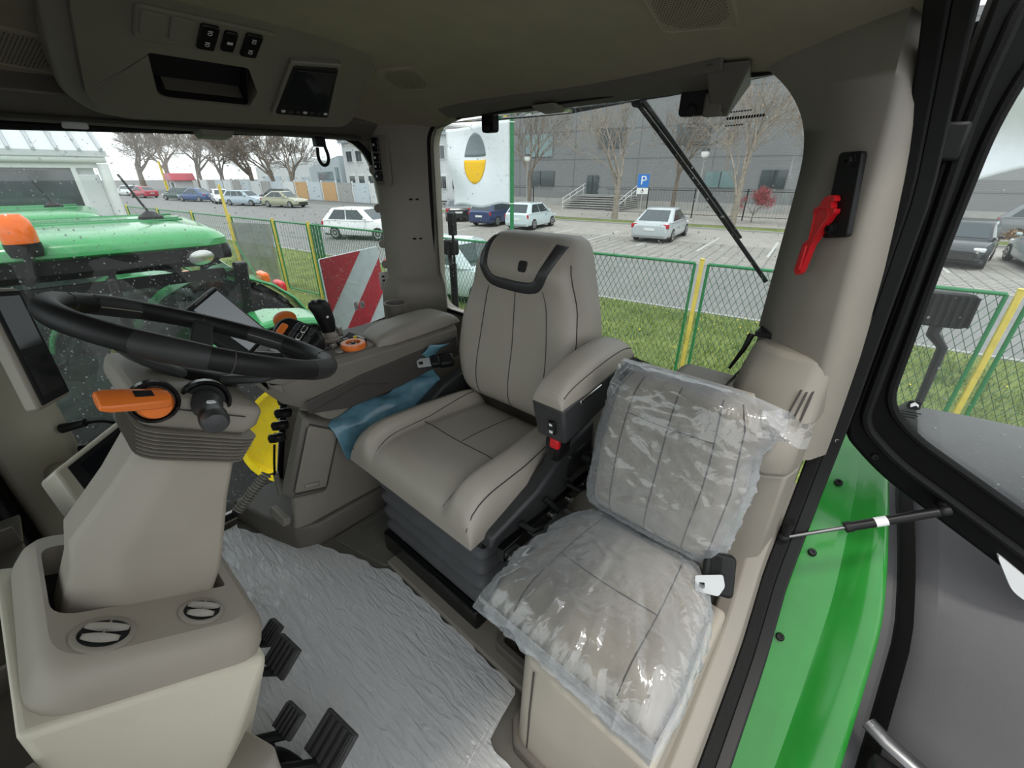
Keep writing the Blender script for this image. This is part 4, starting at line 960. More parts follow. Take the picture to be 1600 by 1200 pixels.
# cream skirt, faceted
A = MC @ Vector((-.190, -.180, -.505)); Bf = MC @ Vector((-.196, .120, -.500)); A2 = MC @ Vector((.19, -.172, -.505)); B2 = MC @ Vector((.19, .132, -.505))
Cc = Vector((-.215, .235, .02)); D = Vector((-.055, .045, .02)); C2 = Vector((.2, .235, .02)); D2 = Vector((.16, .035, .02))
b = B(); b.add([A, Bf, Cc, D, A2, B2, C2, D2], [(0, 1, 2), (0, 2, 3), (4, 6, 5), (4, 7, 6), (0, 3, 7, 4), (1, 5, 6, 2), (0, 4, 5, 1), (3, 2, 6, 7)]); b.build('skirt', 'cream', pd, bevel=.010, seg=3)
for cx, cy, rr_ in ((-.120, .044, .035), (-.116, -.080, .031)):
    Mv = MC @ Matrix.Translation((cx, cy, -.440))
    b = B(); b.lathe([(rr_+.001, -.004), (rr_+.002, .0015), (rr_*.98, .003), (rr_*.84, .003), (rr_*.80, -.004)], 32, Mv, cap=False); vt = b.build('air_vent', 'taupe', pd)
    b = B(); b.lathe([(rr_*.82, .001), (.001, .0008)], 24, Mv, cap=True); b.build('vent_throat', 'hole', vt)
    b = B(); b.lathe([(rr_*1.05, .0002), (rr_*1.05, .0008)], 32, Mv); b.build('vent_gap', 'seam', vt)
    Mr_ = Mv @ rotm('Z', 62)
    for yy, w_ in ((.40, .62), (-.22, .74)):
        b = B(); G = []
        for i in range(9):
            x = lerp(-w_, w_, i/8)*rr_; G.append([(x, (yy+.16*(1-(i/4-1)**2))*rr_+.001, .0035), (x, (yy-.14)*rr_, .0065+.003*(1-(i/4-1)**2)), (x, (yy-.30)*rr_, .0015)])
        b.grid(G, M=Mr_); b.build('vent_blade', 'taupe', vt, solid=.0012)
    b = B(); b.box((0, -.1*rr_, .004), (.0022, rr_*1.2, .003), Mr_); b.build('vent_rod', 'taupe', vt)
# kick moulding at the foot and the dark ribbed duct ahead of the pedestal
b = B(); b.loft([[(x, y, z) for x, y in rpoly([(-.30+i, -.005-i*.3), (-.30+i, .13-i), (-.12-i, .13-i), (-.12-i, .02)], .03, 5)] for z, i in ((.02, 0), (.20, .01), (.27, .02), (.295, .04))]); b.build('kick_moulding', 'taupe', pd, ang=60)
dg = thing('ribbed_duct', 'dark ribbed ducting at the lower left corner ahead of the pedestal', 'duct', (.1, .27, 0))
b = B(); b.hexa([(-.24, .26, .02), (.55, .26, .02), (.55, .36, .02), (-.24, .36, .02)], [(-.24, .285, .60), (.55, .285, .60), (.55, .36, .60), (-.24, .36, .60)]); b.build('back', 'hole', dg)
for k in range(5):
    z = .08+.115*k
    b = B(); b.hexa([(-.22, .20, z), (.50, .20, z), (.50, .30, z), (-.22, .30, z)], [(-.22, .20, z+.008), (.50, .20, z+.008), (.50, .30, z+.008), (-.22, .30, z+.008)]); b.build('rib', 'dark_taupe', dg)
for x in (-.22, -.02, .18, .38):
    b = B(); b.box((x, .245, .33), (.008, .09, .52)); b.build('divider', 'dark_taupe', dg)
# ---- pedals
def pedal(x, y, z, w, l, tilt, lbl, rot=0, arm=True):
    t = thing('pedal', lbl, 'pedal', (x, y, 0), 'foot pedals')
    M = Matrix.Translation((x, y, z)) @ rotm('Z', rot) @ rotm('X', tilt)
    b = B(); b.box((0, 0, 0), (w, l, .014), M); b.build('pad', 'pedal_rubber', t, bevel=.004)
    n = 5
    for k in range(n):
        b = B(); b.box((lerp(-w*.40, w*.40, k/(n-1)), 0, .009), (w*.10, l*.90, .007), M); b.build('tread_rib', 'pedal_rubber', t, bevel=.001)
    if arm:
        b = B(); b.tube([M @ Vector((0, l*.3, -.008)), M @ Vector((0, l*.5, -.02)), (x, y+.09, z+.05), (x, y+.16, z+.16)], .011, 8); b.build('arm', 'black', t)
pedal(.045, -.105, .135, .085, .075, -35, 'black ribbed pedal just right of the pedestal, nearest the seat', 8)
pedal(.145, -.115, .120, .05, .055, -35, 'small dark pedal half hidden behind the pedestal edge', 8)
pedal(-.115, -.055, .135, .06, .055, -30, 'small film-wrapped pedal at the foot of the pedestal', 10)
pedal(-.222, -.098, .130, .10, .085, -30, 'large ribbed pedal at the bottom edge of the picture', 8)
b = B(); b.tube(cat([(-.09, .02, .06), (-.13, -.01, .085), (-.19, -.03, .09), (-.24, -.03, .10)], 6), .016, 8); b.box((-.16, .02, .05), (.16, .07, .06))
tag(b.build('pedal_bracket', 'black', bevel=.006), 'black bracket joining the pedals at the floor', 'bracket')
# ================================================================ displays on the right-hand post
def slab(name, quad, th, m, parent, bevel=.004):
    q = [Vector(p) for p in quad]; n = (q[1]-q[0]).cross(q[3]-q[0]).normalized()
    if n.dot(CAMP-q[0]) < 0: n = -n
    b = B(); b.hexa([p-n*th for p in q], q); return b.build(name, m, parent, bevel=bevel), n
def inset(quad, l, t, r, b_, lift, n):
    q = [Vector(p) for p in quad]
    def at(u, v): return q[0].lerp(q[1], u).lerp(q[3].lerp(q[2], u), v)+n*lift
    return [at(l, t), at(1-r, t), at(1-r, 1-b_), at(l, 1-b_)]
d1 = thing('post_display', 'narrow upright black display on the front corner post at the left edge', 'display', (.6, .05, .76))
Q = [(.616, .083, 1.030), (.648, .026, 1.018), (.581, .029, .766), (.543, .090, .757)]
_, n1 = slab('housing', Q, .05, 'beige', d1, .008)
f1, _ = slab('bezel', inset(Q, .12, .03, .03, .03, .004, n1), .01, 'black', d1, .003)
for a, c in ((.07, .50), (.56, .90)):
    slab('screen', inset(Q, .22, a, .12, 1-c, .0052, n1), .002, 'screen', d1, 0)
b = B(); b.tube([Vector((.60, .07, .90))-n1*.05, (.70, .10, .90), (.80, .14, .90)], .025, 10); b.build('bracket', 'beige', d1)
d2 = thing('tilted_monitor', 'beige-framed tilted monitor behind the steering column', 'display', (.55, 0, .45))
Q2 = [(.524, .118, .612), (.716, -.075, .632), (.592, -.165, .468), (.389, .094, .448)]
_, n2 = slab('housing', Q2, .07, 'cream', d2, .008)
slab('bezel', inset(Q2, .10, .06, .03, .08, .003, n2), .006, 'black', d2, .002)
slab('screen', inset(Q2, .19, .12, .08, .16, .0045, n2), .003, 'screen', d2, 0)
b = B(); b.tube([Vector((.56, 0, .52)), (.68, .08, .50), (.80, .14, .48)], .03, 10); b.build('bracket', 'cream', d2)
# cable plugs hanging on the post
pg = thing('cable_plugs', 'cluster of black cable plugs on the front corner post above the tilted monitor', 'cables', (.80, .07, .45))
for k, (y, z) in enumerate(((.07, .60), (.055, .52), (.06, .45), (.05, .40))):
    b = B(); b.cyl((.80, y+.015, z), (.765, y-.035, z+.012), .014, .011, n=10); b.build('plug', 'black', pg)
    b = B(); b.tube(cat([(.765, y-.035, z+.012), (.76, y-.075, z+.0), (.775, y-.10, z-.04+.02*(k % 2)), (.80, y-.04, z-.09)], 5), .005, 6); b.build('lead', 'rubber', pg)
d3 = thing('armrest_display', 'tilted touch display with sky reflection painted on its screen on the armrest console', 'display', (.52, -.34, .75))
Q3 = [(.621, -.346, .962), (.541, -.438, .810), (.405, -.314, .797), (.463, -.216, .938)]
_, n3 = slab('housing', Q3, .022, 'black', d3, .008)
slab('screen', inset(Q3, .08, .09, .06, .22, .003, n3), .002, 'screen_painted_sky', d3, 0)
b = B(); b.tube([Vector((.51, -.33, .86))-n3*.02, Vector((.52, -.36, .80))-n3*.06, (.53, -.45, .72)], .022, 10); b.build('arm', 'charcoal', d3)
Mtx = Matrix((( Vector(Q3[3])-Vector(Q3[0])).normalized()*-1, n3.cross((Vector(Q3[0])-Vector(Q3[3])).normalized()), n3)).transposed().to_4x4()
for k in range(6):
    c = inset(Q3, .035, .32+.06*k, .955, .64-.06*k, .001, n3); slab('logo_letter', c, .001, 'stitch', d3, 0)
# ================================================================ right-hand armrest console
ac = thing('armrest_console', 'beige armrest console with controls and cup holder beside the driver seat', 'console', (.48, -.7, .55))
def acr(y, xl, xr, zb, zt, c=.02): return [(xl+.02, y, zb), (xr-.02, y, zb), (xr, y, zb+.03), (xr, y, zt-c), (xr-c, y, zt), (xl+c, y, zt), (xl, y, zt-c), (xl, y, zb+.05)]
b = B(); b.loft([acr(-.345, .40, .56, .675, .715, .01), acr(-.37, .375, .59, .64, .725), acr(-.45, .36, .62, .585, .735), acr(-.55, .355, .63, .560, .738), acr(-.75, .355, .635, .565, .735), acr(-1.03, .355, .635, .60, .735)]); b.build('body', 'console_body', ac, bevel=.008)
b = B(); b.loft([[(x, -.42, .600), (x, -.42, .640), (x, -.60, .665), (x, -1.02, .690), (x, -1.02, .605), (x, -.75, .572), (x, -.55, .567)] for x in (.350, .358)]); b.build('side_panel', 'panel_dark', ac, bevel=.003)
b = B(); b.tube([(.349, -.43, .605), (.3485, -.56, .630), (.3485, -.60, .636), (.349, -.70, .600)], .002, 6); b.build('side_joint', 'seam', ac)
pdd = Pad((.425, -.69, .732), (1, 0, 0), (0, -1, .03), (0, .03, 1), lambda v: interp(v, [0, .15, .5, 1], [.055, .072, .076, .076]), .35, lambda u, v: .038+.010*math.sin(v*PI), 0, 5, 6)
pdd.mesh(24, 26).build('arm_pad', 'taupe', ac, ang=70)
cup = B(); cup.lathe([(.036, -.06), (.040, .035), (.046, .045), (.046, .050), (.038, .050), (.034, .0), (.034, -.04), (.001, -.04)], 28, Matrix.Translation((.548, -.895, .760))); cup.build('cup_holder', 'dark_taupe', ac)
# top control plate
b = B(); b.prism(rpoly([(.37, -.47), (.60, -.43), (.62, -.69), (.375, -.69)], .02, 4), Matrix.Identity(4), .735, .742); b.build('control_plate', 'dark_taupe', ac, bevel=.003)
kn = B(); kn.lathe([(.038, .742), (.041, .750), (.038, .760), (.024, .761), (.022, .752)], 28, Matrix.Translation((.405, -.625, 0)), cap=False); ko = kn.build('encoder_ring', 'orange', ac)
b = B(); b.lathe([(.021, .742), (.021, .753), (.001, .754)], 20, Matrix.Translation((.405, -.625, 0))); b.build('encoder_button', 'black', ko)
for a in (90, 210, 330):
    b = B(); b.lathe([(.0065, .753), (.006, .757), (.001, .7575)], 12, Matrix.Translation((.405+.011*math.cos(R(a)), -.625+.011*math.sin(R(a)), 0))); b.build('encoder_key', 'charcoal', ko)
    b = B(); b.box((.405+.011*math.cos(R(a)), -.625+.011*math.sin(R(a)), .758), (.0045, .0045, .0006)); b.build('key_symbol', 'white', ko)
b = B(); b.lathe([(.014, .742), (.013, .747), (.001, .748)], 16, Matrix.Translation((.405, -.575, 0))); b.build('round_key', 'taupe', ac)
for i in range(6):
    for j in range(3):
        b = B(); b.box((.455+.024*j+.006*(i % 2), -.50-.028*i, .745), (.018, .020, .008)); ky = b.build('key', 'charcoal' if (i+j) % 3 else 'taupe', ac, bevel=.002)
        if (i+j) % 2: b = B(); b.box((.455+.024*j+.006*(i % 2), -.50-.028*i, .7493), (.008, .006, .0008)); b.build('key_symbol', 'white', ky)
for k in range(5):
    b = B(); b.box((.555+.012*(k % 2), -.55-.027*k, .755), (.022, .016, .03)); b.build('lever_tab', 'charcoal' if k % 2 else 'taupe', ac, bevel=.004)
    b = B(); b.box((.548+.012*(k % 2), -.545-.027*k, .773), (.012, .008, .008)); b.build('tab_mark', 'white' if k % 2 == 0 else 'black', ac, bevel=.001)
b = B(); b.box((.435, -.672, .750), (.05, .012, .016)); b.build('tip_switch', 'gloss_black', ac, bevel=.003)
b = B(); b.box((.46, -.665, .752), (.012, .016, .012)); b.build('pale_key', 'yellow', ac, bevel=.003)
for k in range(5):
    b = B(); b.tube([(.47+.011*k, -.655, .742), (.475+.011*k, -.675, .752), (.47+.011*k, -.69, .744)], .004, 6); b.build('wheel_rib', 'charcoal', ac)
# multifunction grip with orange keys
mg = thing('drive_grip', 'black drive control grip with orange keys on the armrest console', 'control grip', (.46, -.47, .74))
Mg = frame((.455, -.475, .795), (-.50, .25, .80), (.8, .5, .2)) @ Matrix.Scale(1.3, 4)
b = B(); b.loft([[(x*k, y*k, z) for x, y in rpoly([(-.062, -.018), (-.03, -.045), (.045, -.050), (.062, -.03), (.055, .025), (.0, .045), (-.05, .03)], .015, 4)] for z, k in ((-.035, .8), (-.015, 1.0), (.008, 1.0), (.02, .86))], M=Mg); b.build('body', 'black', mg, bevel=.006)
b = B(); b.prism(rpoly([(-.038, -.03), (.012, -.036), (.018, .014), (-.036, .014)], .008, 4), Mg, .018, .024); b.build('key_field', 'gloss_black', mg, bevel=.002)
for x, y, w_, h_ in ((-.01, .026, .045, .018), (.034, -.004, .016, .032)):
    b = B(); b.prism(rrect(w_, h_, .006, c=(x, y)), Mg, .014, .025); b.build('orange_key', 'orange', mg, bevel=.003)
for i in range(3):
    for j in range(2):
        b = B(); b.prism(rrect(.012, .020, .004, c=(-.029+.017*i, -.019+.022*j)), Mg, .022, .029); b.build('grey_key', 'steel' if i == 1 else 'charcoal', mg, bevel=.002)
b = B(); b.lathe([(.026, -.01), (.026, .01), (.018, .016), (.002, .017)], 20, Mg @ Matrix.Translation((.055, -.045, -.01))); b.build('orange_dial', 'orange', mg)
b = B(); b.cyl((.47, -.49, .735), (.46, -.47, .765), .03, .024, n=16); b.build('boot', 'rubber', mg)
# joystick
js = thing('joystick', 'black joystick with a ribbed boot standing on the armrest console', 'joystick', (.51, -.60, .74))
b = B(); b.lathe([(.036, .738), (.038, .744), (.032, .749), (.034, .754), (.027, .760), (.029, .765), (.022, .772), (.018, .78)], 22, Matrix.Translation((.51, -.60, 0))); b.build('boot', 'taupe', js, ang=20)
def jr(z, cx, cy, a, c): return [(cx+a*math.cos(2*PI*k/14), cy+c*math.sin(2*PI*k/14), z) for k in range(14)]
b = B(); b.loft([jr(.765, .51, -.60, .014, .014), jr(.785, .512, -.602, .022, .024), jr(.815, .512, -.600, .024, .028), jr(.845, .508, -.592, .022, .030), jr(.870, .506, -.584, .022, .034), jr(.885, .506, -.580, .018, .028), jr(.890, .506, -.578, .008, .014)]); b.build('grip', 'black', js, ang=80)
for dx, dy in ((0, -.008), (.006, .010), (-.008, .008)):
    b = B(); b.lathe([(.006, 0), (.006, .006), (.001, .007)], 10, Matrix.Translation((.504+dx, -.58+dy, .886))); b.build('thumb_button', 'charcoal', js)
b = B(); b.lathe([(.005, 0), (.004, .003), (.001, .003)], 10, frame((.489, -.596, .835), (-1, .2, 0))); b.build('badge', 'white', js)
# small adhesive labels on the glass bottom
gl_ = thing('glass_labels', 'pictogram labels stuck low on the right-hand window by the console', 'sticker', (.86, -1.0, .72))
for y, z, w_, h_ in ((-1.055, .82, .045, .075), (-.93, .735, .02, .03), (-.90, .735, .018, .035)):
    b = B(); b.prism(rrect(w_, h_, .003, c=(y, z)), Matrix(((0, 0, 1, .8645), (1, 0, 0, 0), (0, 1, 0, 0), (0, 0, 0, 1))), 0, .001); lb = b.build('label_sheet', 'white', gl_)
    for k in range(3):
        b = B(); b.box((.8640, y+.004*(k-1), z+h_*(.25*(k-1))), (.001, w_*(.5-.1*k), h_*.09)); b.build('pictogram', 'black', lb)
# ================================================================ lower right-hand pod
lpod = thing('side_pod', 'taupe side pod with a covered compartment below the armrest console', 'console', (.66, -.7, 0))
def pod(z, dy, i): return [(.84, -1.16, z), (.84, -.262+dy, z), (.66+i*.2, -.30+dy, z), (.50+i*.4, -.355+dy, z), (.462+i, -.42+dy, z), (.456+i, -.67, z), (.456+i, -1.16, z)]
b = B(); b.loft([pod(.0, 0.035, .0), pod(.085, 0.03, .0), pod(.10, .02, .004)]); b.build('skirt', 'dark_taupe', lpod, bevel=.008, seg=3)
def podb(z, dy, i): return [(.84, -1.16, z), (.84, -.66+dy, z), (.62, -.47+dy, z), (.535, -.375+dy, z), (.49+i*.4, -.37+dy, z), (.462+i, -.42+dy, z), (.456+i, -.67, z), (.456+i, -1.16, z)]
b = B(); b.loft([podb(.095, .045, .02), podb(.30, .0, -.006), podb(.45, -.05, -.012), podb(.555, -.09, -.012)]); b.build('body', 'taupe', lpod, bevel=.012, seg=3)
# compartment door on the slanted inner face
DQ = [(.446, -.445, .555), (.446, -.555, .475), (.444, -.455, .245), (.448, -.330, .285)]
DQ = [Vector(p)+Vector((-.012, .012, 0)) for p in DQ]
nn = (DQ[1]-DQ[0]).cross(DQ[3]-DQ[0]).normalized(); nn = nn if nn.x < 0 else -nn
def dqi(k, lift): c = sum(DQ, Vector())/4; return [c+(p-c)*k+nn*lift for p in DQ]
b = B(); b.hexa(dqi(1.08, -.05), dqi(1.0, .012)); b.build('door_surround', 'dark_taupe', lpod, bevel=.016, seg=3)
b = B(); b.hexa(dqi(.84, .006), dqi(.82, .0165)); dr_ = b.build('compartment_door', 'taupe', lpod, bevel=.008, seg=3)
gq = dqi(.845, .0135); gp = []
for i in range(4): gp += [gq[i].lerp(gq[(i+1) % 4], .06), gq[i].lerp(gq[(i+1) % 4], .94)]
b = B(); b.tube(gp, .0028, 6, True); b.build('door_gap', 'seam', lpod)
c = sum(DQ, Vector())/4; hc = DQ[2].lerp(DQ[3], .5).lerp(c, .34)+nn*.018
b = B(); b.box((0, 0, 0), (.05, .016, .012), frame(hc, nn, DQ[2]-DQ[3])); b.build('door_handle', 'taupe', dr_, bevel=.004)
# knobs and sockets on the front strip
for k in range(4):
    c = Vector((.505, lerp(-.425, -.368, k/3), lerp(.590, .475, k/3))); M = frame(c, (-.25, .85, .42), (1, 0, 0))
    b = B(); b.lathe([(.016, -.01), (.016, .012), (.013, .016), (.013, .034), (.010, .037), (.002, .037)], 14, M); b.build('socket_cap', 'gloss_black', lpod)
    b = B(); b.box((0, .012, .022), (.012, .008, .024), M); b.build('cap_strap', 'black', lpod, bevel=.002)
b = B(); b.tube(cat([(.50, -.345, .46), (.50, -.33, .40), (.52, -.325, .34)], 6), .004, 6); b.build('cap_cord', 'rubber', lpod)
# spring-wrapped grab handle
gh = thing('grab_handle', 'grey coil-wrapped handle at the foot of the side pod', 'grab handle', (.6, -.26, .2))
g0, g1 = Vector((.60, -.205, .215)), Vector((.60, -.318, .300))
b = B(); b.tube([g0.lerp(g1, -.04), g1, g1+Vector((.0, -.03, -.01)), (.60, -.345, .20)], .010, 10); b.build('core', 'hose_grey', gh)
for k in range(15):
    c = g0.lerp(g1, k/14); b = B(); b.lathe([(.010, -.0036), (.0175, -.002), (.0185, 0), (.0175, .002), (.010, .0036)], 14, frame(c, g1-g0)); b.build('coil', 'hose_grey', gh)
b = B(); b.lathe([(.012, -.014), (.015, -.008), (.015, .0), (.01, .002)], 14, frame(g0, g1-g0)); b.build('end_cap', 'black', gh)
for k in range(2):
    b = B(); bolt(b, (.56-.035*k, -.312-.006*k, .150), (-.1, .95, .3), .009, .012); b.build('bolt', 'steel', gh)
b = B(); b.prism(rrect(.10, .035, .01), frame((.55, -.302, .150), (-.1, .95, .3), (1, -.15, 0)), -.02, .004); b.build('mount', 'taupe', gh, bevel=.004)
# ================================================================ outside: ground
GZ = -1.75
mat('asphalt', (.20, .20, .195), .8, var=.12, ns=1.2, bump=.3, bs=40, detail=8)
mat('yard', (.15, .15, .145), .75, var=.25, ns=3, bump=.4, bs=30, detail=8)
mat('paving', (.33, .31, .28), .85, var=.15, ns=2.5, bump=.4, bs=25, detail=8)
mat('soil', (.085, .12, .025), .95, col2=(.19, .23, .06), ns=1.5, bump=.6, bs=14, detail=8)
mat('blade', (.06, .13, .015), .7, col2=(.27, .33, .07), ns=2.6)
mat('dandelion', (.85, .65, .03), .7)
mat('wire', (.05, .13, .07), .5)
mat('fence_green', (.02, .20, .07), .4)
mat('post_yellow', (.72, .55, .10), .5, var=.12, ns=9)
mat('line_white', (.50, .50, .48), .7); mat('concrete_kerb', (.34, .335, .32), .8)
FE = Vector((1, .136, 0)).normalized(); FPp = Vector((FE.y, -FE.x, 0)); FO = Vector((0, -6.43, GZ))
def fp_(s, d, z=0): return FO + FE*s + FPp*d + Vector((0, 0, z))
MF = Matrix((FE, -FPp, Vector((0, 0, 1)))).transposed().to_4x4(); MF.translation = FO
def zone(name, m, s0, s1, d0, d1, z0, label=None):
    b = B(); b.box(((s0+s1)/2, -(d0+d1)/2, z0-.15), (s1-s0, abs(d1-d0), .3), MF); return st(b.build(name, m), label)
b = B(); b.box((0, 0, GZ-.25), (700, 700, .3)); st(b.build('ground', 'yard'), 'dark yard surface under the tractors')
verge = zone('grass_verge', 'soil', -40, 130, -2.6, 4.3, .02, 'grassy strip along the fence')
road = zone('road', 'asphalt', -120, 220, 4.3, 10.6, .005, 'grey street beyond the fence')
lot = zone('parking_lot', 'paving', -60, 26, 10.6, 22.5, .02, 'block-paved parking area across the street')
zone('parking_lot_far', 'asphalt', 26, 140, 10.6, 24, .015, 'far asphalt parking area')
walk = zone('pavement', 'paving', -60, 30, 24.6, 36, .10, 'raised pavement before the grey building')
strip = zone('planting_strip', 'soil', -60, 28, 22.7, 24.6, .06, 'planting strip with fallen leaves')
zone('kerb', 'concrete_kerb', -120, 200, 4.22, 4.35, .04)
zone('kerb_far', 'concrete_kerb', -60, 28, 22.5, 22.72, .10)
for k in range(-6, 11):
    b = B(); b.box((k*2.7+1.2, -16.2, .025), (.10, 5.0, .012), MF); b.build('bay_line', 'line_white', lot)
# paving courses in the near rows of the lot
pv = B()
for i in range(0, 100):
    s_ = -14+i*.42; pv.box((s_, -13.6, .021), (.035, 5.6, .006), MF)
for i in range(0, 22):
    pv.box((7, -10.9-i*.26, .0212), (42, .03, .006), MF)
pv.build('paving_joints', 'yard', lot, kind='stuff')
# grass blades
rnd = random.Random(11); gb = B(); fd = B()
for k in range(46000):
    s_ = rnd.uniform(-4, 9) if k % 3 else rnd.uniform(-8, 30); d_ = rnd.uniform(-2.5, 4.1)
    h = rnd.uniform(.04, .13)*(1+.6*noise.noise(Vector((s_*.7, d_*.7, 0)))); a = rnd.uniform(0, PI); w = rnd.uniform(.006, .014)
    p = fp_(s_, d_, .0); t = Vector((math.cos(a), math.sin(a), 0))*w; l = Vector((rnd.uniform(-1, 1), rnd.uniform(-1, 1), 0))*h*.5
    gb.add([p-t, p+t, p+l+Vector((0, 0, h))], [(0, 1, 2)])
    if k % 90 == 0:
        q = p+Vector((0, 0, h*.9)); fd.add([q+Vector((.022*math.cos(i*PI/3), .022*math.sin(i*PI/3), 0)) for i in range(6)]+[q+Vector((0, 0, .012))], [(i, (i+1) % 6, 6) for i in range(6)])
g = gb.build('grass', 'blade', flat=True, kind='stuff'); tag(g, 'short green grass on the strip along the fence', 'grass')
g = fd.build('dandelions', 'dandelion', flat=True, kind='stuff'); tag(g, 'tiny yellow dandelions scattered in the grass', 'flowers')
# ================================================================ fence
FH = 1.88
def fence_panel(s0, s1, label, step, style):
    t = thing('mesh_fence', label, 'fence', tuple(fp_((s0+s1)/2, 0)), 'green mesh fence panels')
    for q, a, c in (('top_tube', (s0, FH), (s1, FH)), ('bottom_tube', (s0, .10), (s1, .10)), ('side_tube', (s0, .10), (s0, FH)), ('side_tube', (s1, .10), (s1, FH))):
        b = B(); b.cyl(fp_(a[0], 0, a[1]), fp_(c[0], 0, c[1]), .021, n=8); b.build(q, 'fence_green', t)
    b = B(); W_ = s1-s0; H_ = FH-.10; r_ = .0042
    if style == 'diamond':
        sl = 1.9
        n = int((W_+H_/sl)/step)
        for k in range(n+1):
            for sg in (1, -1):
                x0 = -H_/sl+k*step; z0 = 0; x1 = x0+H_/sl; z1 = H_
                if x0 < 0: z0 = -x0*sl; x0 = 0
                if x1 > W_: z1 -= (x1-W_)*sl; x1 = W_
                if z1 <= z0: continue
                if sg < 0: x0, x1 = W_-x0, W_-x1
                b.cyl(fp_(s0+x0, .004*sg, .10+z0), fp_(s0+x1, .004*sg, .10+z1), r_, n=3, cap=False)
    else:
        n = int(W_/step)
        for k in range(1, n): b.cyl(fp_(s0+k*step, 0, .10), fp_(s0+k*step, 0, FH), r_, n=3, cap=False)
        for k in range(1, 5): b.cyl(fp_(s0, .004, .10+H_*k/5), fp_(s1, .004, .10+H_*k/5), r_, n=3, cap=False)
    b.build('mesh_wires', 'wire', t, kind='stuff')
def post(s_, label, h=FH+.06, lean=0, m='post_yellow'):
    t = thing('fence_post', label, 'fence post', tuple(fp_(s_, 0)), 'yellow fence posts')
    b = B(); b.box((s_, 0, h/2), (.055, .055, h), MF); b.build('post', m, t, bevel=.006)
    b = B(); b.box((s_, 0, h+.004), (.062, .062, .012), MF); b.build('cap', m, t, bevel=.003)
    return t
PW = 3.1; S0 = 1.18
names_p = ['yellow fence post seen through the open door glass', 'yellow fence post left of the rear wiper tip', 'yellow fence post hidden low behind the driver seat', 'yellow fence post behind the right rear pillar',
           'yellow fence post right of the striped board', 'yellow fence post just left of the striped board', 'yellow fence post behind the neighbouring cab corner']
ppos = [S0-PW*1.0, S0, S0+PW, S0+PW*2, S0+PW*3, 12.1, 14.4, 16.9, 19.6, 22.5, 25.8, 29.5, 33.5, 38]
for i, s_ in enumerate(ppos):
    lb = names_p[i] if i < len(names_p) else ['first', 'second', 'third', 'fourth', 'fifth', 'sixth', 'seventh'][i-len(names_p)]+' yellow post of the far fence beyond the neighbouring tractor roof'
    post(s_, lb)
plab = ['mesh fence panel seen through the open door glass', 'mesh fence panel right of the yellow post by the wiper tip', 'mesh fence panel between the yellow post and the driver seat', 'mesh fence panel behind the driver headrest', 'mesh fence panel beside the right rear pillar', 'mesh fence panel behind the red and white board', 'mesh fence panel left of the striped board']
edges_ = [ppos[0]-PW]+ppos
for i in range(len(edges_)-1):
    lb = plab[i] if i < len(plab) else ['first', 'second', 'third', 'fourth', 'fifth', 'sixth', 'seventh', 'eighth'][i-len(plab)]+' far mesh panel counted from the striped board'
    fence_panel(edges_[i]+.09, edges_[i+1]-.09, lb, .085 if i < 5 else .12, 'diamond' if i < 5 else 'vertical')
# tall raking post with a green brace
tp = thing('tall_post', 'tall yellow mast rising above the fence left of the striped board', 'mast', tuple(fp_(13.3, -.55)))
b = B(); b.box((13.3, .55, 1.38), (.06, .06, 2.76), MF); b.build('mast', 'post_yellow', tp, bevel=.006)
b = B(); b.cyl(fp_(13.3, -.55, 1.35), fp_(11.4, -.9, .03), .018, n=8); b.build('brace', 'fence_green', tp)
b = B(); b.prism([(0, 0), (2.3, .12), (2.1, 1.55), (-.15, 1.62)], Matrix((FE, Vector((0, 0, 1)), FPp)).transposed().to_4x4(), 0, .01)
bo = b.build('banner', glassmat('banner_film', (.70, .74, .72), .03, dirt=.16)); bo.location = fp_(12.3, -.06, .18)
tag(bo, 'grey translucent banner sheet tied to the fence between two yellow posts', 'banner')
bx_ = thing('green_cabinet_post', 'pair of green fence gate posts above the striped board', 'fence post', tuple(fp_(10.4, .1)))
for k in range(3):
    b = B(); b.cyl(fp_(10.2+.12*k, .1, 0), fp_(10.2+.12*k, .1, 1.9), .028, n=8); b.build('upright', 'fence_green', bx_)
# ================================================================ red and white hazard board on the tractor's right rear
hz = thing('hazard_board', 'square red and white striped hazard board outside the right-hand window', 'warning sign', (1.24, -1.12, .40))
mat('board_red', (.42, .02, .04), .35, var=.15, ns=30); mat('board_white', (.52, .60, .62), .3, var=.1, ns=20)
hA, hB = Vector((1.15, -.904, .90)), Vector((1.265, -1.285, .905)); hX = (hB-hA).normalized(); hY = Vector((0, 0, 1)); hY = (hY-hX*hY.dot(hX)).normalized(); hN = hX.cross(hY)
MH = Matrix((hX, hY, hN)).transposed().to_4x4(); MH.translation = hA+hX*.2-hY*.2; SZ = .40
facing = 1 if hN.dot(CAMP-MH.translation) > 0 else -1
b = B(); b.prism(rrect(SZ, SZ, .012), MH, -.004, .004); b.build('plate', 'board_white', hz, bevel=.001)
def clip_band(c0, c1):
    h = SZ/2-.003; pts = []
    def inside_(p): return c0 <= p[1]-p[0]*1.0 <= c1
    sq = [(-h, -h), (h, -h), (h, h), (-h, h)]
    def clip(poly, f):
        out = []
        for i in range(len(poly)):
            a, c = poly[i], poly[(i+1) % len(poly)]; fa, fc = f(a), f(c)
            if fa >= 0: out.append(a)
            if fa*fc < 0: t = fa/(fa-fc); out.append((a[0]+(c[0]-a[0])*t, a[1]+(c[1]-a[1])*t))
        return out
    return clip(clip(sq, lambda p: (p[1]-p[0])-c0), lambda p: c1-(p[1]-p[0]))
for c0, c1 in ((.13, .5), (-.235, -.055)):
    b = B(); b.prism(clip_band(c0, c1), MH, facing*.0035, facing*.0055); b.build('red_stripe', 'board_red', hz)
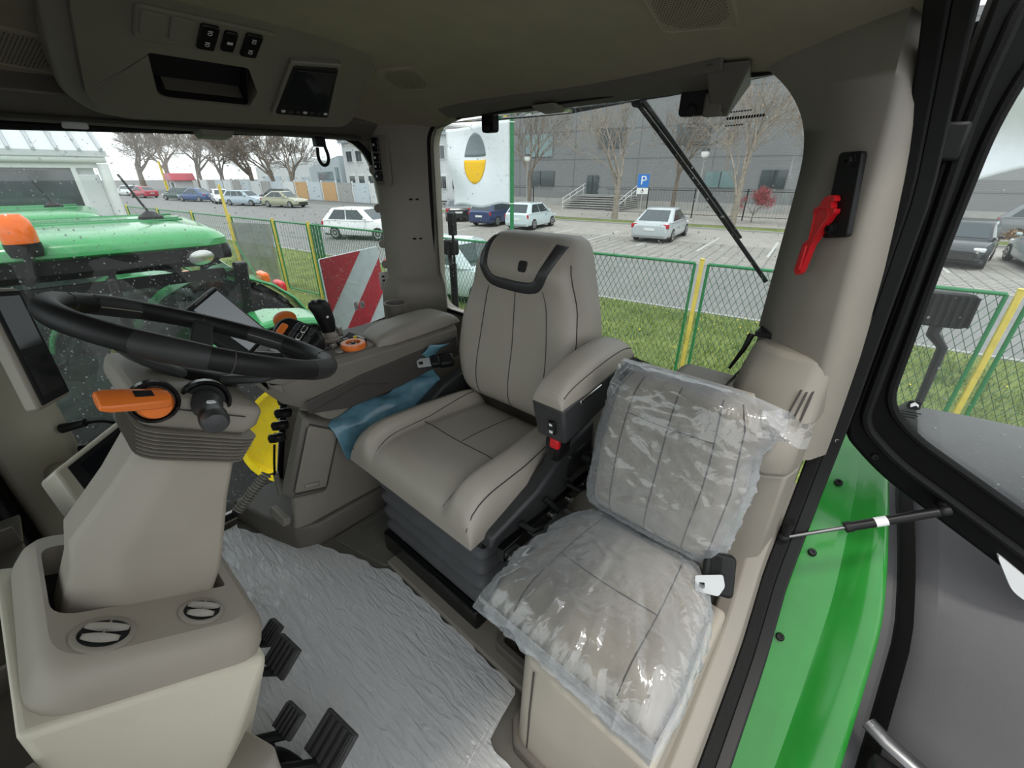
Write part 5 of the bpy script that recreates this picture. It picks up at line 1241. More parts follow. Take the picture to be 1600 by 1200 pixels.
b = B(); b.box((0, -.32, -.02*facing), (.03, .40, .03), MH); b.build('stay', 'black', hz, bevel=.004)
rf = thing('rear_fender', 'black rear fender carrying the striped board outside the right-hand window', 'fender', (1.25, -1.5, 0))
b = B(); b.loft([[(x, q.y, q.z-.25) for x in (.93, 1.55)]+[(x, q.y-.0, q.z-.29) for x in (1.55, .93)] for q in FC]); b.build('shell', 'fendergrey', rf)
# ================================================================ neighbouring tractors
mat('tyre', (.022, .022, .022), .8, bump=.4, bs=60)
mat('cover_green', (.03, .07, .05), .6, var=.3, ns=8)
def wheel_parts(t, c, r, w, rim, side, yell='yellow'):
    M = Matrix.Translation(c) @ rotm('Y', 90)
    b = B(); b.lathe([(rim, -w/2), (r*.92, -w/2), (r*.97, -w*.42), (r, -w*.2), (r, w*.2), (r*.97, w*.42), (r*.92, w/2), (rim, w/2)], 40, M, cap=False)
    for k in range(20):
        for sg in (-1, 1):
            a = 2*PI*(k+.25*sg)/20; b.box((0, 0, 0), (.05, .11, w*.52), M @ rotm('Z', math.degrees(a)) @ Matrix.Translation((r+.01, 0, sg*w*.23)) @ rotm('X', sg*28))
    wl = b.build('tyre', 'tyre', t)
    b = B(); o = side*w/2
    b.lathe([(rim, o*.2), (rim*1.0, o*1.02), (rim*.93, o*1.0), (rim*.88, o*.62), (rim*.55, o*.50), (rim*.30, o*.62), (rim*.28, o*.9), (.001, o*.9)], 36, M, cap=False); b.build('rim', yell, wl)
    for k in range(8):
        a = 2*PI*k/8; b = B(); b.cyl(M @ Vector((rim*.42*math.cos(a), rim*.42*math.sin(a), o*.5)), M @ Vector((rim*.42*math.cos(a), rim*.42*math.sin(a), o*.62)), .022, n=6); b.build('wheel_nut', 'charcoal', wl)
def tractor(label, group='green tractors parked alongside'):
    t = thing('tractor', label, 'tractor', (0, 0, 0), group)
    # roof
    def rr_(z, i, f=0): return [(x, y, z) for x, y in rpoly([(-1.0+i, -1.14+i), (1.0-i, -1.14+i), (.96-i, 1.25-i), (-.96+i, 1.25-i)], [.22, .22, .2, .2], 6)]
    b = B(); b.loft([rr_(2.47, .04), rr_(2.49, .0), rr_(2.535, .0), rr_(2.575, .04), rr_(2.60, .10), rr_(2.625, .28), rr_(2.632, .45)]); b.build('roof', 'green_far', t, ang=50)
    for x in (-.25, -.05, .45):
        b = B(); b.tube([(x, -.95, 2.632), (x+.06, .9, 2.632)], .010, 6); b.build('roof_groove', 'fence_green', t)
    b = B(); b.lathe([(.09, 2.62), (.085, 2.66), (.03, 2.70), (.001, 2.70)], 16, Matrix.Translation((-.15, -.75, 0))); b.build('antenna_base', 'black', t)
    b = B(); b.tube([(-.15, -.75, 2.68), (-.06, -.64, 2.98)], .009, 6); b.build('antenna', 'black', t)
    def rb(z, i): return [(x, y, z) for x, y in rpoly([(-.97+i, -1.12+i), (.97-i, -1.12+i), (.93-i, 1.2-i), (-.93+i, 1.2-i)], .15, 5)]
    b = B(); b.loft([rb(2.33, .09), rb(2.38, .03), rb(2.48, .03)]); b.build('roof_band', 'satin_black', t)
    for x, y, n in ((-.95, -.90, (-1, -.35, -.1)), (.95, -.90, (1, -.35, -.1)), (-.70, -1.12, (-.1, -1, 0)), (.70, -1.12, (.1, -1, 0)), (-.9, 1.05, (-1, .5, 0)), (.9, 1.05, (1, .5, 0))):
        M = frame((x, y, 2.41), n); b = B(); b.lathe([(.085, -.04), (.085, .03), (.075, .04)], 20, M @ Matrix.Diagonal((1.25, .75, 1, 1))); lm = b.build('work_lamp', 'satin_black', t)
        b = B(); b.lathe([(.073, .041), (.05, .05), (.001, .052)], 20, M @ Matrix.Diagonal((1.25, .75, 1, 1))); b.build('lens', 'steel', lm)
    # posts and glass
    for x, y0, y1, w in ((-.86, -1.18, -.98, .10), (.86, -1.18, -.98, .10), (-.95, -.35, -.30, .06), (.95, -.35, -.30, .06), (-.86, 1.05, 1.0, .07), (.86, 1.05, 1.0, .07)):
        b = B(); b.loft([[(x*k-w/2, y-w/2, z), (x*k+w/2, y-w/2, z), (x*k+w/2, y+w/2, z), (x*k-w/2, y+w/2, z)] for z, y, k in ((.95, y1, .95), (1.5, (y0+y1)/2, 1.0), (2.32, y0, .98))]); b.build('cab_post', 'satin_black', t, bevel=.015)
    for x in (-.90, .90):
        b = B(); b.hexa([(x, -1.0, .95), (x+.006, -1.0, .95), (x+.006, -.33, .95), (x, -.33, .95)], [(x, -1.15, 2.30), (x+.006, -1.15, 2.30), (x+.006, -.36, 2.30), (x, -.36, 2.30)]); b.build('rear_side_glass', 'glass_dark', t)
        b = B(); b.box((x, .35, 1.6), (.006, 1.32, 1.4)); b.build('door_glass', 'glass_dark', t)
        b = B(); b.box((x, -.35, 2.26), (.03, 1.4, .08)); b.build('door_rail', 'satin_black', t)
    b = B(); b.box((0, -1.12, 1.65), (1.6, .006, 1.25)); b.build('rear_glass', 'glass_dark', t)
    b = B(); b.box((0, 1.03, 1.65), (1.6, .006, 1.25)); b.build('front_glass', 'glass_dark', t)
    b = B(); b.box((0, 0, .82), (1.7, 2.1, .3)); b.build('cab_floor', 'black', t, bevel=.05)
    b = B(); b.box((0, -.55, 1.25), (.55, .5, .16)); b.box((0, -.82, 1.62), (.52, .16, .7)); b.build('seat', 'charcoal', t, bevel=.06)
    b = B(); b.tube([(.2*math.cos(a*PI/10), .35+.17*math.sin(a*PI/10), 1.62+.1*math.sin(a*PI/10)) for a in range(20)], .02, 6, True); b.build('steering_wheel', 'black', t)
    b = B(); b.box((0, .75, 1.2), (.5, .3, .6)); b.build('dashboard', 'charcoal', t, bevel=.06)
    b = B(); G = [[(lerp(-.75, .75, i/14), lerp(-.2, .9, j/10), 1.25+.16*noise.noise(Vector((i*.5, j*.5, 2)))) for j in range(11)] for i in range(15)]; b.grid(G); b.build('seat_cover_sheet', 'cover_green', t, solid=.01)
    # fenders, wheels, hood
    for s_ in (-1, 1):
        b = B(); rg_ = []
        for k in range(13):
            a = R(lerp(-25, 175, k/12)); y = -1.05-1.02*math.cos(a)*-1*-1; z = .9+1.02*math.sin(a)
            yy = -1.22+1.03*math.cos(a); cz = Vector((0, math.cos(a), math.sin(a)))
            rg_.append([(s_*.90, yy, z), (s_*1.32, yy, z), (s_*1.34, yy-cz.y*.06, z-cz.z*.06), (s_*.90, yy-cz.y*.04, z-cz.z*.04)])
        b.loft(rg_); b.build('fender', 'green_far', t, bevel=.02)
        for yy, zz, m_ in ((-1.92, 1.66, 'red'), (-1.75, 1.80, 'amber')):
            b = B(); b.box((s_*1.12, yy, zz), (.28, .10, .13)); b.build('tail_lamp', m_, t, bevel=.03)
        wheel_parts(t, (s_*1.17, -1.22, .9), .90, .50, .52, s_)
        wheel_parts(t, (s_*1.0, 1.75, .65), .63, .40, .36, s_)
    b = B(); b.loft([[(x, y, z) for x, z in rpoly([(-w, .75), (w, .75), (w*.95, h), (-w*.95, h)], .12, 5)] for y, w, h in ((1.1, .42, 1.62), (2.0, .40, 1.52), (2.8, .36, 1.38), (3.0, .30, 1.25))]); b.build('hood', 'green_far', t)
    b = B(); b.box((0, .6, .7), (.5, 4.0, .5)); b.build('chassis', 'charcoal', t, bevel=.05)
    b = B(); b.box((-.75, .95, 1.9), (.10, .05, .30)); b.tube([(-.9, 1.0, 2.2), (-1.25, 1.0, 2.1), (-1.25, 1.0, 1.9)], .015, 6); b.box((-1.25, 1.0, 1.75), (.22, .06, .34)); b.build('mirror', 'black', t, bevel=.02)
    b = B(); b.tube([(-.92, .05, 2.34), (-1.02, .0, 2.40), (-1.02, -.02, 2.54)], .022, 8); bs = b.build('beacon_stalk', 'black', t)
    b = B(); b.lathe([(.075, 2.52), (.085, 2.56), (.085, 2.60)], 20, Matrix.Translation((-1.02, -.02, 0))); b.build('beacon_base', 'black', bs)
    b = B(); b.lathe([(.082, 2.60), (.086, 2.66), (.078, 2.73), (.05, 2.765), (.001, 2.77)], 20, Matrix.Translation((-1.02, -.02, 0))); b.build('beacon_dome', 'amber', bs)
    return t
T1 = tractor('green tractor parked nearest, its cab roof and beacon filling the left window')
T1.location = (4.25, -.12, GZ+.02); T1.rotation_euler = (0, 0, R(-6))
dup(T1, (7.35, .25, GZ), R(-6), 'second green tractor, its roof just behind the nearest one')
dup(T1, (7.2, 7.6, GZ), R(-6), 'farthest green tractor ahead of the second one')
# ================================================================ cars
mat('car_glass', (.03, .045, .05), .06, spec=.8, var=.1); mat('car_trim', (.02, .02, .02), .5); mat('car_rim', (.45, .46, .47), .3, metal=.7)
mat('tail_red', (.45, .02, .03), .15); mat('head_clear', (.75, .77, .78), .1)
CARP = {'silver': (.47, .51, .53), 'white': (.80, .82, .82), 'navy': (.03, .05, .13), 'black': (.02, .022, .025), 'red': (.42, .03, .05), 'green': (.04, .08, .07), 'blue': (.05, .10, .24), 'steel': (.42, .50, .56), 'olive': (.36, .36, .25), 'grey': (.20, .21, .22), 'icy': (.60, .70, .72)}
for k, c in CARP.items(): mat('paint_'+k, c, .2, var=.02, coat=.5)
def car(label, color, kind, px, py, rot, group='cars parked across the street', L=4.2, Wd=1.74, Hh=1.46):
    t = thing('car', label, 'car', (0, 0, 0), group); w = Wd/2; h2 = L/2
    if kind == 'sedan': low = [(-h2, .35, .78, .80), (-h2+.12, .22, .92, .93), (-h2+.55, .2, .97, .98), (-h2+1.1, .2, .96, 1), (0, .2, .93, 1), (.75, .2, .92, 1), (h2-.9, .2, .86, .98), (h2-.25, .22, .74, .90), (h2, .32, .58, .72)]; gh = (-h2+.36, -h2+1.50, .30, 1.22)
    elif kind == 'wagon': low = [(-h2, .35, .82, .86), (-h2+.12, .22, .93, .95), (-h2+.6, .2, .95, 1), (0, .2, .93, 1), (.8, .2, .92, 1), (h2-.9, .2, .88, .98), (h2-.25, .22, .76, .90), (h2, .32, .6, .72)]; gh = (-h2+.08, -h2+.55, .35, 1.15)
    else: low = [(-h2, .35, .86, .86), (-h2+.12, .22, .95, .95), (-h2+.6, .2, .95, 1), (0, .2, .93, 1), (.7, .2, .92, 1), (h2-.75, .2, .88, .98), (h2-.22, .22, .76, .90), (h2, .32, .6, .74)]; gh = (-h2+.10, -h2+.62, .30, 1.02)
    if kind == 'suv': low = [(x, zb+.08, zt+.16, k) for x, zb, zt, k in low]
    rg_ = []
    for x, zb, zt, k in low:
        a = w*k; rg_.append([(x, -a*.94, zb), (x, -a, zb+.12), (x, -a, zt*.72), (x, -a*.93, zt-.03), (x, -a*.72, zt), (x, a*.72, zt), (x, a*.93, zt-.03), (x, a, zt*.72), (x, a, zb+.12), (x, a*.94, zb)])
    b = B(); b.loft(rg_); b.build('body', 'paint_'+color, t, ang=50, bevel=.02)
    zb = .90+(.16 if kind == 'suv' else 0); x0, x1, x2, x3 = gh; zr = Hh
    def gr(z, xa, xb, a, n=1): return [(xa, -a*.86, z), (xb, -a*.84, z), (xb+.0, a*.84, z), (xa, a*.86, z)]
    def gl_at(f): return (lerp(x0, x1, f), lerp(x3, x2, f), lerp(w*.97, w*.74, f), lerp(zb, zr, f))
    b = B(); rings = []
    for f in (0, .5, .92, 1.0):
        xa, xb, a, z = gl_at(f); e = .06 if f == 1 else 0; rings.append([(xa+e, -a*.9, z), (xa+.25+e, -a, z), (xb-.25-e, -a, z), (xb-e, -a*.9, z), (xb-e, a*.9, z), (xb-.25-e, a, z), (xa+.25+e, a, z), (xa+e, a*.9, z)])
    b.loft(rings); b.build('cabin', 'paint_'+color, t, ang=45)
    def pane(name, p4, n_):
        b = B(); b.hexa(p4, [Vector(p)+Vector(n_)*.012 for p in p4]); b.build(name, 'car_glass', t)
    (a0, b0, w0, z0), (a1, b1, w1, z1) = gl_at(.10), gl_at(.86)
    pane('windscreen', [(b0, -w0*.80, z0), (b0, w0*.80, z0), (b1, w1*.80, z1), (b1, -w1*.80, z1)], (.7, 0, .7))
    pane('rear_window', [(a0, -w0*.80, z0), (a0, w0*.80, z0), (a1, w1*.80, z1), (a1, -w1*.80, z1)], (-.8, 0, .5))
    for s_ in (-1, 1):
        fr = [.04, .34, .68, .985] if kind in ('wagon', 'suv') else [.06, .50, .985]
        for i in range(len(fr)-1):
            def q(f, tp):
                xa, xb, a, z = (a1, b1, w1, z1) if tp else (a0, b0, w0, z0); return (lerp(xa+.18, xb-.22, f), s_*a*1.0, z)
            g0, g1 = fr[i]+.01, fr[i+1]-.02
            pane('side_window', [q(g0, 0), q(g1, 0), q(g1, 1), q(g0, 1)], (0, s_, .1))
        b = B(); b.box((b0-.32, s_*(w+.06), z0+.05), (.12, .16, .11)); b.build('door_mirror', 'paint_'+color, t, bevel=.03)
        b = B(); b.box((-h2+.10, s_*w*.80, zb-.14), (.10, w*.34, .20)); b.build('tail_light', 'tail_red', t, bevel=.03)
        b = B(); b.box((h2-.20, s_*w*.70, .66+(.1 if kind == 'suv' else 0)), (.26, w*.36, .13)); b.build('headlight', 'head_clear', t, bevel=.04)
        for xw in (-L*.30, L*.31):
            M = Matrix.Translation((xw, s_*(w-.09), .31)) @ rotm('X', -90*s_)
            b = B(); b.lathe([(.20, -.10), (.30, -.10), (.315, -.05), (.315, .05), (.30, .10), (.20, .105)], 22, M); wl = b.build('wheel', 'tyre', t)
            b = B(); b.lathe([(.205, .09), (.20, .112), (.10, .10), (.03, .115), (.001, .115)], 10, M); b.build('hub_cap', 'car_rim', wl)
    b = B(); b.box((-h2-.005, 0, .62), (.02, .50, .11)); b.build('number_plate', 'white', t)
    b = B(); b.box((h2-.01, 0, .42), (.04, w*1.2, .16)); b.build('grille', 'car_trim', t)
    b = B(); b.box((0, 0, .24), (L*.92, w*1.9, .10)); b.build('underbody', 'car_trim', t, bevel=.03)
    t.location = (px, py, GZ+.03); t.rotation_euler = (0, 0, R(rot))
    return t
near = 'cars on the street and in the bays'
car('silver saloon car parked alone behind the rear window centre', 'silver', 'sedan', 8.75, -22.6, -81, near, 4.75, 1.86, 1.48)
car('pale silver hatchback parked right of the green flagpole', 'icy', 'hatch', 16.9, -21.9, -79, near, 4.0, 1.66, 1.46)
car('navy blue hatchback parked left of the green flagpole', 'navy', 'hatch', 19.9, -21.9, -79, near, 4.2, 1.75, 1.46)
car('black coupe parked under the left edge of the white flag', 'black', 'sedan', 24.3, -22.4, -40, near, 4.4, 1.78, 1.36)
car('white hatchback driving on the street above the striped board', 'white', 'hatch', 20.2, -12.3, -154, near, 4.0, 1.70, 1.47)
car('white car just beyond the fence by the right rear pillar', 'icy', 'hatch', 7.9, -7.75, 188, near, 4.2, 1.75, 1.46)
car('black hatchback facing the camera in the gap beside the open door', 'black', 'hatch', -2.55, -23.6, 82, near, 4.1, 1.72, 1.46)
car('white saloon car seen through the open door glass', 'icy', 'sedan', -5.0, -23.9, -83, near, 4.5, 1.78, 1.46)
car('dark estate car at the upper right behind the white saloon', 'grey', 'suv', -6.4, -33.5, 172, near, 4.6, 1.85, 1.65)
for lb, c, kd, x, y, r, L_ in (('red saloon car at the far left end of the parked row', 'red', 'sedan', 82, -14.6, 15, 4.6), ('white van-like estate behind the red saloon', 'white', 'wagon', 92, -14.6, 15, 4.8), ('dark green car second from the far left of the row', 'green', 'hatch', 71, -16.2, 20, 4.3), ('dark blue saloon in the far row beside the white estate', 'blue', 'sedan', 65.8, -16.8, 25, 4.5),
                              ('white estate car in the middle of the far row', 'white', 'wagon', 59.5, -17.6, 170, 4.9), ('small black car half hidden in the far row', 'black', 'hatch', 56.5, -22.5, 35, 4.0), ('steel blue estate car near the right end of the far row', 'steel', 'wagon', 53.0, -18.0, 205, 4.7), ('olive saloon car at the right end of the far row', 'olive', 'sedan', 47.2, -19.6, 200, 4.8)):
    car(lb, c, kd, x, y, r, 'far row of parked cars', L_)
# ================================================================ bare trees
mat('bark', (.20, .165, .135), .9, var=.25, ns=6); mat('bark_pale', (.30, .26, .22), .9, var=.25, ns=6); mat('dry_leaf', (.42, .27, .15), .8, var=.3, ns=30); mat('red_leaf', (.45, .10, .12), .8, var=.3, ns=20)
def tree_mesh(seed, H, r0, spread, depth, up=.25, leaves=0, mname='bark', trunk=.28, twig=1.0):
    rd = random.Random(seed); b = B(); lf = B()
    def grow(p, d, l, r, k):
        n = 3 if k > 1 else 2; pts = [p]; dd = d.copy()
        for i in range(n):
            dd = (dd+Vector((rd.uniform(-1, 1), rd.uniform(-1, 1), rd.uniform(-.5, .9)))*(.13 if k else .05)).normalized(); pts.append(pts[-1]+dd*l/n)
        b.tube(pts, [lerp(r, r*.68, i/n) for i in range(n+1)], 6 if k < 2 else (4 if k < 3 else 3))
        if k >= depth:
            if leaves:
                for _ in range(leaves):
                    q = rd.choice(pts)+Vector((rd.uniform(-.1, .1), rd.uniform(-.1, .1), rd.uniform(-.1, .1))); s_ = rd.uniform(.025, .05); a = Vector((rd.uniform(-1, 1), rd.uniform(-1, 1), rd.uniform(-1, 1))).normalized()*s_; c = a.orthogonal().normalized()*s_*.6
                    lf.add([q-a, q+c, q+a, q-c], [(0, 1, 2, 3)])
            return
        m = rd.choice((3, 3, 4)) if k else rd.choice((4, 5))
        for i in range(m):
            f = rd.uniform(.45, 1) if i else 1.0; q = pts[0]
            t_ = f*n; j = min(n-1, int(t_)); q = pts[j].lerp(pts[j+1], t_-j)
            az = rd.uniform(0, 2*PI); s_ = spread*rd.uniform(.5, 1.15)*(.55 if i == 0 else 1)
            o = dd.orthogonal().normalized(); o.rotate(Matrix.Rotation(az, 3, dd))
            nd = (dd*math.cos(s_)+o*math.sin(s_)+Vector((0, 0, up))).normalized()
            grow(q, nd, l*rd.uniform(.60, .85), max(r*.68*rd.uniform(.5, .8)*(1.2 if i == 0 else 1), .011*twig), k+1)
    grow(Vector((0, 0, 0)), Vector((0, 0, 1)), H*trunk, r0, 0)
    return b, lf
def make_tree(name, seed, H, r0, spread, depth, label, group, mname='bark', leaves=0, leafm='dry_leaf', trunk=.28, up=.25, twig=1.0):
    b, lf = tree_mesh(seed, H, r0, spread, depth, up, leaves, mname, trunk, twig)
    t = thing(name, label, 'tree', (0, 0, 0), group); b.build('trunk_and_branches', mname, t, ang=80)
    if leaves: lf.build('dry_leaves', leafm, t, flat=True, kind='stuff')
    return t
ga = 'bare trees before the grey building'; gb_ = 'bare trees behind the far parked cars'
tA = make_tree('bare_tree', 3, 12, .24, .80, 5, 'bare street tree left of the blue parking sign', ga, 'bark_pale', 1, up=.16, trunk=.24); tA.location = (15.4, -29.6, GZ)
tB = make_tree('bare_tree', 8, 13, .22, .75, 5, 'bare tree at the upper right behind the rear wiper', ga, 'bark_pale', 1, up=.18, trunk=.22); tB.location = (7.6, -30.6, GZ)
tC = make_tree('bare_tree', 5, 15, .34, .85, 6, 'broad bare tree at the right end of the far row', gb_, 'bark', 0, trunk=.20, up=.12, twig=1.6)
tC.location = (66, -29, GZ); tC.scale = (1.1,)*3
tD = make_tree('bare_tree', 12, 11, .18, .78, 5, 'slim bare tree right of the blue parking sign', ga, 'bark', 1); tD.location = (13.0, -34.0, GZ)
dup(tD, (25, -31.5, GZ), 1.1, 'bare tree beside the street lamp behind the green flagpole')
dup(tB, (31, -21.0, GZ), 2.0, 'bare tree before the white house in the right-hand window', .95)
dup(tB, (4.1, -32.5, GZ), 2.7, 'bare tree at the right edge of the rear window', .9)
for i, (x, y, r, s_, lb) in enumerate(((74, -29.5, 1, 1.05, 'bare tree second from the right in the far row'), (84, -30, 2.2, 1.2, 'bare tree in the middle of the far row'), (92, -28, 3.4, 1.15, 'bare tree left of the middle of the far row'), (101, -27, 4.1, 1.3, 'bare tree third from the left of the far row'), (108, -24, .5, 1.35, 'bare tree second from the left of the far row'), (121, -22, 5.2, 1.45, 'bare tree at the left end of the far row'))):
    dup(tC, (x, y, GZ), r, lb, s_*1.15)
rb_ = make_tree('red_shrub', 21, 6.0, .04, .9, 5, 'pinkish red shrub against the grey building behind the wiper', 'shrubs', 'bark', 5, 'red_leaf', .15, .15, .6); rb_.location = (7.2, -33.3, GZ); rb_['category'] = 'shrub'
hg = make_tree('hedge_bush', 22, 1.5, .03, .8, 4, 'brown leafless bush above the white saloon in the door glass', 'shrubs', 'bark', 2, 'dry_leaf', .2, .05, .7); hg.location = (-4.5, -29.2, GZ); hg['category'] = 'shrub'
dup(hg, (-6.6, -29.4, GZ), 1.3, 'brown bush beside the dark estate in the door glass'); dup(hg, (-2.4, -29.0, GZ), 2.2, 'brown bush nearest the gap beside the open door')
# ================================================================ buildings
def corr(name, col, scale, ax, st_=.5, rough=.6):
    m = mat(name, col, rough, var=.04, ns=.6); t = m.node_tree; b_ = t.nodes['Principled BSDF']
    c = t.nodes.new('ShaderNodeTexCoord'); wv_ = t.nodes.new('ShaderNodeTexWave'); wv_.bands_direction = ax; wv_.inputs['Scale'].default_value = scale
    bp = t.nodes.new('ShaderNodeBump'); bp.inputs['Strength'].default_value = st_; bp.inputs['Distance'].default_value = .05
    t.links.new(c.outputs['Object'], wv_.inputs['Vector']); t.links.new(wv_.outputs['Fac'], bp.inputs['Height']); t.links.new(bp.outputs[0], b_.inputs['Normal']); return m
corr('grey_cladding', (.215, .222, .225), 3.0, 'Z', .15); mat('joint_grey', (.15, .155, .16), .7); corr('white_roof', (.78, .80, .81), 1.2, 'Y', .3, .35)
mat('roof_sheet', (.52, .54, .55), .5, var=.05, ns=2); mat('roof_rib', (.36, .38, .40), .5); mat('wall_white', (.66, .68, .68), .7, var=.05, ns=1); mat('wall_pale', (.52, .58, .62), .7, var=.05); mat('window_dark', (.06, .075, .08), .08, spec=.8); mat('window_teal', (.16, .24, .25), .1, spec=.8); mat('concrete', (.36, .355, .34), .8, var=.1, ns=2); mat('red_brown', (.30, .12, .09), .7)
def mb_(t, name, m, s0, s1, d0, d1, z0, z1, bevel=0):
    b = B(); b.box(((s0+s1)/2, -(d0+d1)/2, (z0+z1)/2), (s1-s0, abs(d1-d0), z1-z0), MF); return b.build(name, m, t, bevel=bevel)
# grey hall
gbld = thing('grey_hall', 'large grey clad building behind the rear window', 'building', tuple(fp_(8, 38)))
mb_(gbld, 'wall', 'grey_cladding', -12, 31, 36, 50, 0, 12); mb_(gbld, 'plinth', 'concrete', -12, 31, 35.9, 36.1, 0, .8)
for k in range(5): mb_(gbld, 'cladding_joint', 'joint_grey', -12, 31, 35.98, 36.02, 2.4*k+1.9, 2.4*k+1.93)
for k in range(7): mb_(gbld, 'panel_seam', 'joint_grey', -11+6.4*k, -10.97+6.4*k, 35.98, 36.02, .8, 12)
for s0, s1, z0, z1, m_ in ((23.2, 26.4, 1.9, 3.3, 'window_dark'), (6.2, 8.6, 2.0, 3.2, 'window_teal'), (2.6, 4.4, 2.0, 3.3, 'window_dark'), (23.5, 26.8, 4.6, 6.6, 'window_teal'), (16.0, 18.6, 5.2, 6.8, 'window_dark'), (8.8, 11.5, 5.2, 6.8, 'window_dark'), (18.3, 19.5, .9, 2.9, 'window_dark'), (-3, 0, 2.0, 3.2, 'window_dark')):
    f = mb_(gbld, 'window', m_, s0, s1, 35.9, 36.05, z0, z1); mb_(f and gbld, 'window_bar', 'charcoal', (s0+s1)/2-.03, (s0+s1)/2+.03, 35.87, 35.95, z0, z1)
# entrance steps with rails
es = thing('entrance_steps', 'grey entrance steps with pale handrails before the grey building', 'steps', tuple(fp_(16, 33)))
for k in range(7): mb_(es, 'step', 'concrete', 14.2-.0, 19.6, 31.2+.40*k, 35.85, .10+.17*k, .10+.17*(k+1)-.05); mb_(es, 'step_edge', 'charcoal', 14.2, 19.6, 31.2+.40*k, 31.26+.40*k, .10+.17*(k+1)-.07, .10+.17*(k+1)-.03)
for s_ in (14.2, 19.6):
    for h in (.9, .55):
        b = B(); b.cyl(fp_(s_, 31.0, h+.1), fp_(s_, 35.8, h+1.3), .03, n=6); b.build('handrail', 'white', es)
    for k in range(4):
        b = B(); b.cyl(fp_(s_, 31.2+k*1.4, .1+.35*k), fp_(s_, 31.2+k*1.4, 1.1+.35*k), .025, n=6); b.build('baluster', 'white', es)
# black rail fence before the hall
for i, s0 in enumerate((-6, -2.6, .8, 4.2, 7.6, 11, 21.2, 24.6)):
    lb = ['leftmost', 'second', 'third', 'fourth', 'fifth', 'sixth', 'seventh', 'eighth']; bf = thing('rail_fence', ['eighth', 'seventh', 'sixth', 'fifth', 'fourth', 'third', 'second', 'first'][i]+' black mesh fence bay from the left before the grey building', 'fence', tuple(fp_(s0, 28.6)), 'black fence bays')
    b = B(); b.cyl(fp_(s0, 28.6, .1), fp_(s0, 28.6, 2.1), .045, n=6); b.build('post', 'black', bf)
    for h in (.35, 1.95):
        b = B(); b.cyl(fp_(s0, 28.6, h), fp_(s0+3.4, 28.6, h), .018, n=4); b.build('rail', 'black', bf)
    b = B()
    for k in range(1, 17): b.cyl(fp_(s0+.2*k, 28.6, .3), fp_(s0+.2*k, 28.6, 2.0), .006, n=3, cap=False)
    b.build('wires', 'black', bf, kind='stuff')
# street lamps, parking sign
for px, py, lb in ((24.2, -30.2, 'white globe street lamp left of the street tree'), (10.2, -31.0, 'white globe street lamp behind the rear wiper')):
    t = thing('street_lamp', lb, 'street lamp', (px, py, GZ), 'street lamps'); b = B(); b.cyl((px, py, GZ), (px, py, GZ+3.9), .05, .035, n=8); b.build('pole', 'concrete', t)
    b = B(); b.lathe([(.05, 3.9), (.2, 4.0), (.26, 4.2), (.2, 4.4), (.02, 4.48)], 14, Matrix.Translation((px, py, GZ))); b.build('globe', 'white', t)
    b = B(); b.lathe([(.28, 4.32), (.2, 4.46), (.01, 4.5)], 14, Matrix.Translation((px, py, GZ))); b.build('cap', 'charcoal', t)
mat('sign_blue', (.02, .17, .55), .4)
pk = thing('parking_sign', 'blue P parking sign with a wheelchair plate on a post', 'road sign', (13.0, -28.6, GZ)); pp = Vector((13.0, -28.6, GZ))
b = B(); b.cyl(pp, pp+Vector((0, 0, 3.05)), .035, n=8); b.build('post', 'concrete', pk)
vdir = (Vector((CAMP.x, CAMP.y, 0))-Vector((pp.x, pp.y, 0))).normalized(); Ms = frame(pp+vdir*.04+Vector((0, 0, 2.62)), vdir, Vector((0, 0, 1)).cross(vdir))
b = B(); b.prism(rrect(.72, .78, .04), Ms, 0, .02); b.build('plate', 'sign_blue', pk)
text('P', 'letter', 'white', Ms @ Matrix.Translation((0, .0, .022)), .75, pk, .004)
b = B(); b.prism(rrect(.72, .36, .03, c=(0, -.60)), Ms, 0, .02); b.build('lower_plate', 'white', pk)
b = B(); b.lathe([(.09, .022), (.09, .026), (.065, .026), (.065, .022)], 16, Ms @ Matrix.Translation((-.02, -.63, 0)), cap=False); b.box((.0, -.54, .024), (.05, .14, .004), Ms); b.box((.06, -.60, .024), (.10, .03, .004), Ms); b.build('wheelchair_symbol', 'black', pk)
# white two-storey house
wh = thing('white_house', 'white two-storey house with rows of windows in the gap by the right rear pillar', 'building', (55, -40, GZ))
def wb(name, m, x0, x1, y0, y1, z0, z1, par=None):
    b = B(); b.box(((x0+x1)/2, (y0+y1)/2, GZ+(z0+z1)/2), (x1-x0, y1-y0, z1-z0)); return b.build(name, m, par or wh)
wb('wall', 'wall_white', 40, 67.5, -52, -38, 0, 7.6); wb('cornice', 'wall_pale', 39.7, 67.8, -52.3, -37.6, 7.2, 7.6)
for z0 in (1.3, 4.6):
    for k in range(10):
        x = 40.8+2.65*k; f = wb('window', 'white', x, x+1.7, -38.05, -37.9, z0, z0+1.6); 
        for j in range(2): wb('pane', 'window_dark', x+.12+.78*j, x+.80+.78*j, -37.92, -37.86, z0+.12, z0+1.48)
b = B(); b.prism([(39.2, 0), (53.7, 2.0), (68.2, 0)], Matrix(((1, 0, 0, 0), (0, 0, 1, -45), (0, 1, 0, GZ+7.6), (0, 0, 0, 1))), -7.6, 7.6); b.build('roof', 'concrete', wh)
ws = thing('pale_shed', 'low pale shed with a slanted roof left of the white house', 'building', (74, -38, GZ))
b = B(); b.prism([(69.0, 0), (69.0, 5.6), (79.5, 4.0), (79.5, 0)], Matrix(((1, 0, 0, 0), (0, 0, 1, -42), (0, 1, 0, GZ), (0, 0, 0, 1))), -4, 4); b.build('wall', 'wall_pale', ws)
wb('window', 'window_teal', 71.5, 76.5, -38.02, -37.9, 2.2, 3.4, ws); wb('door', 'window_teal', 69.5, 70.5, -38.02, -37.9, 0, 4, ws)
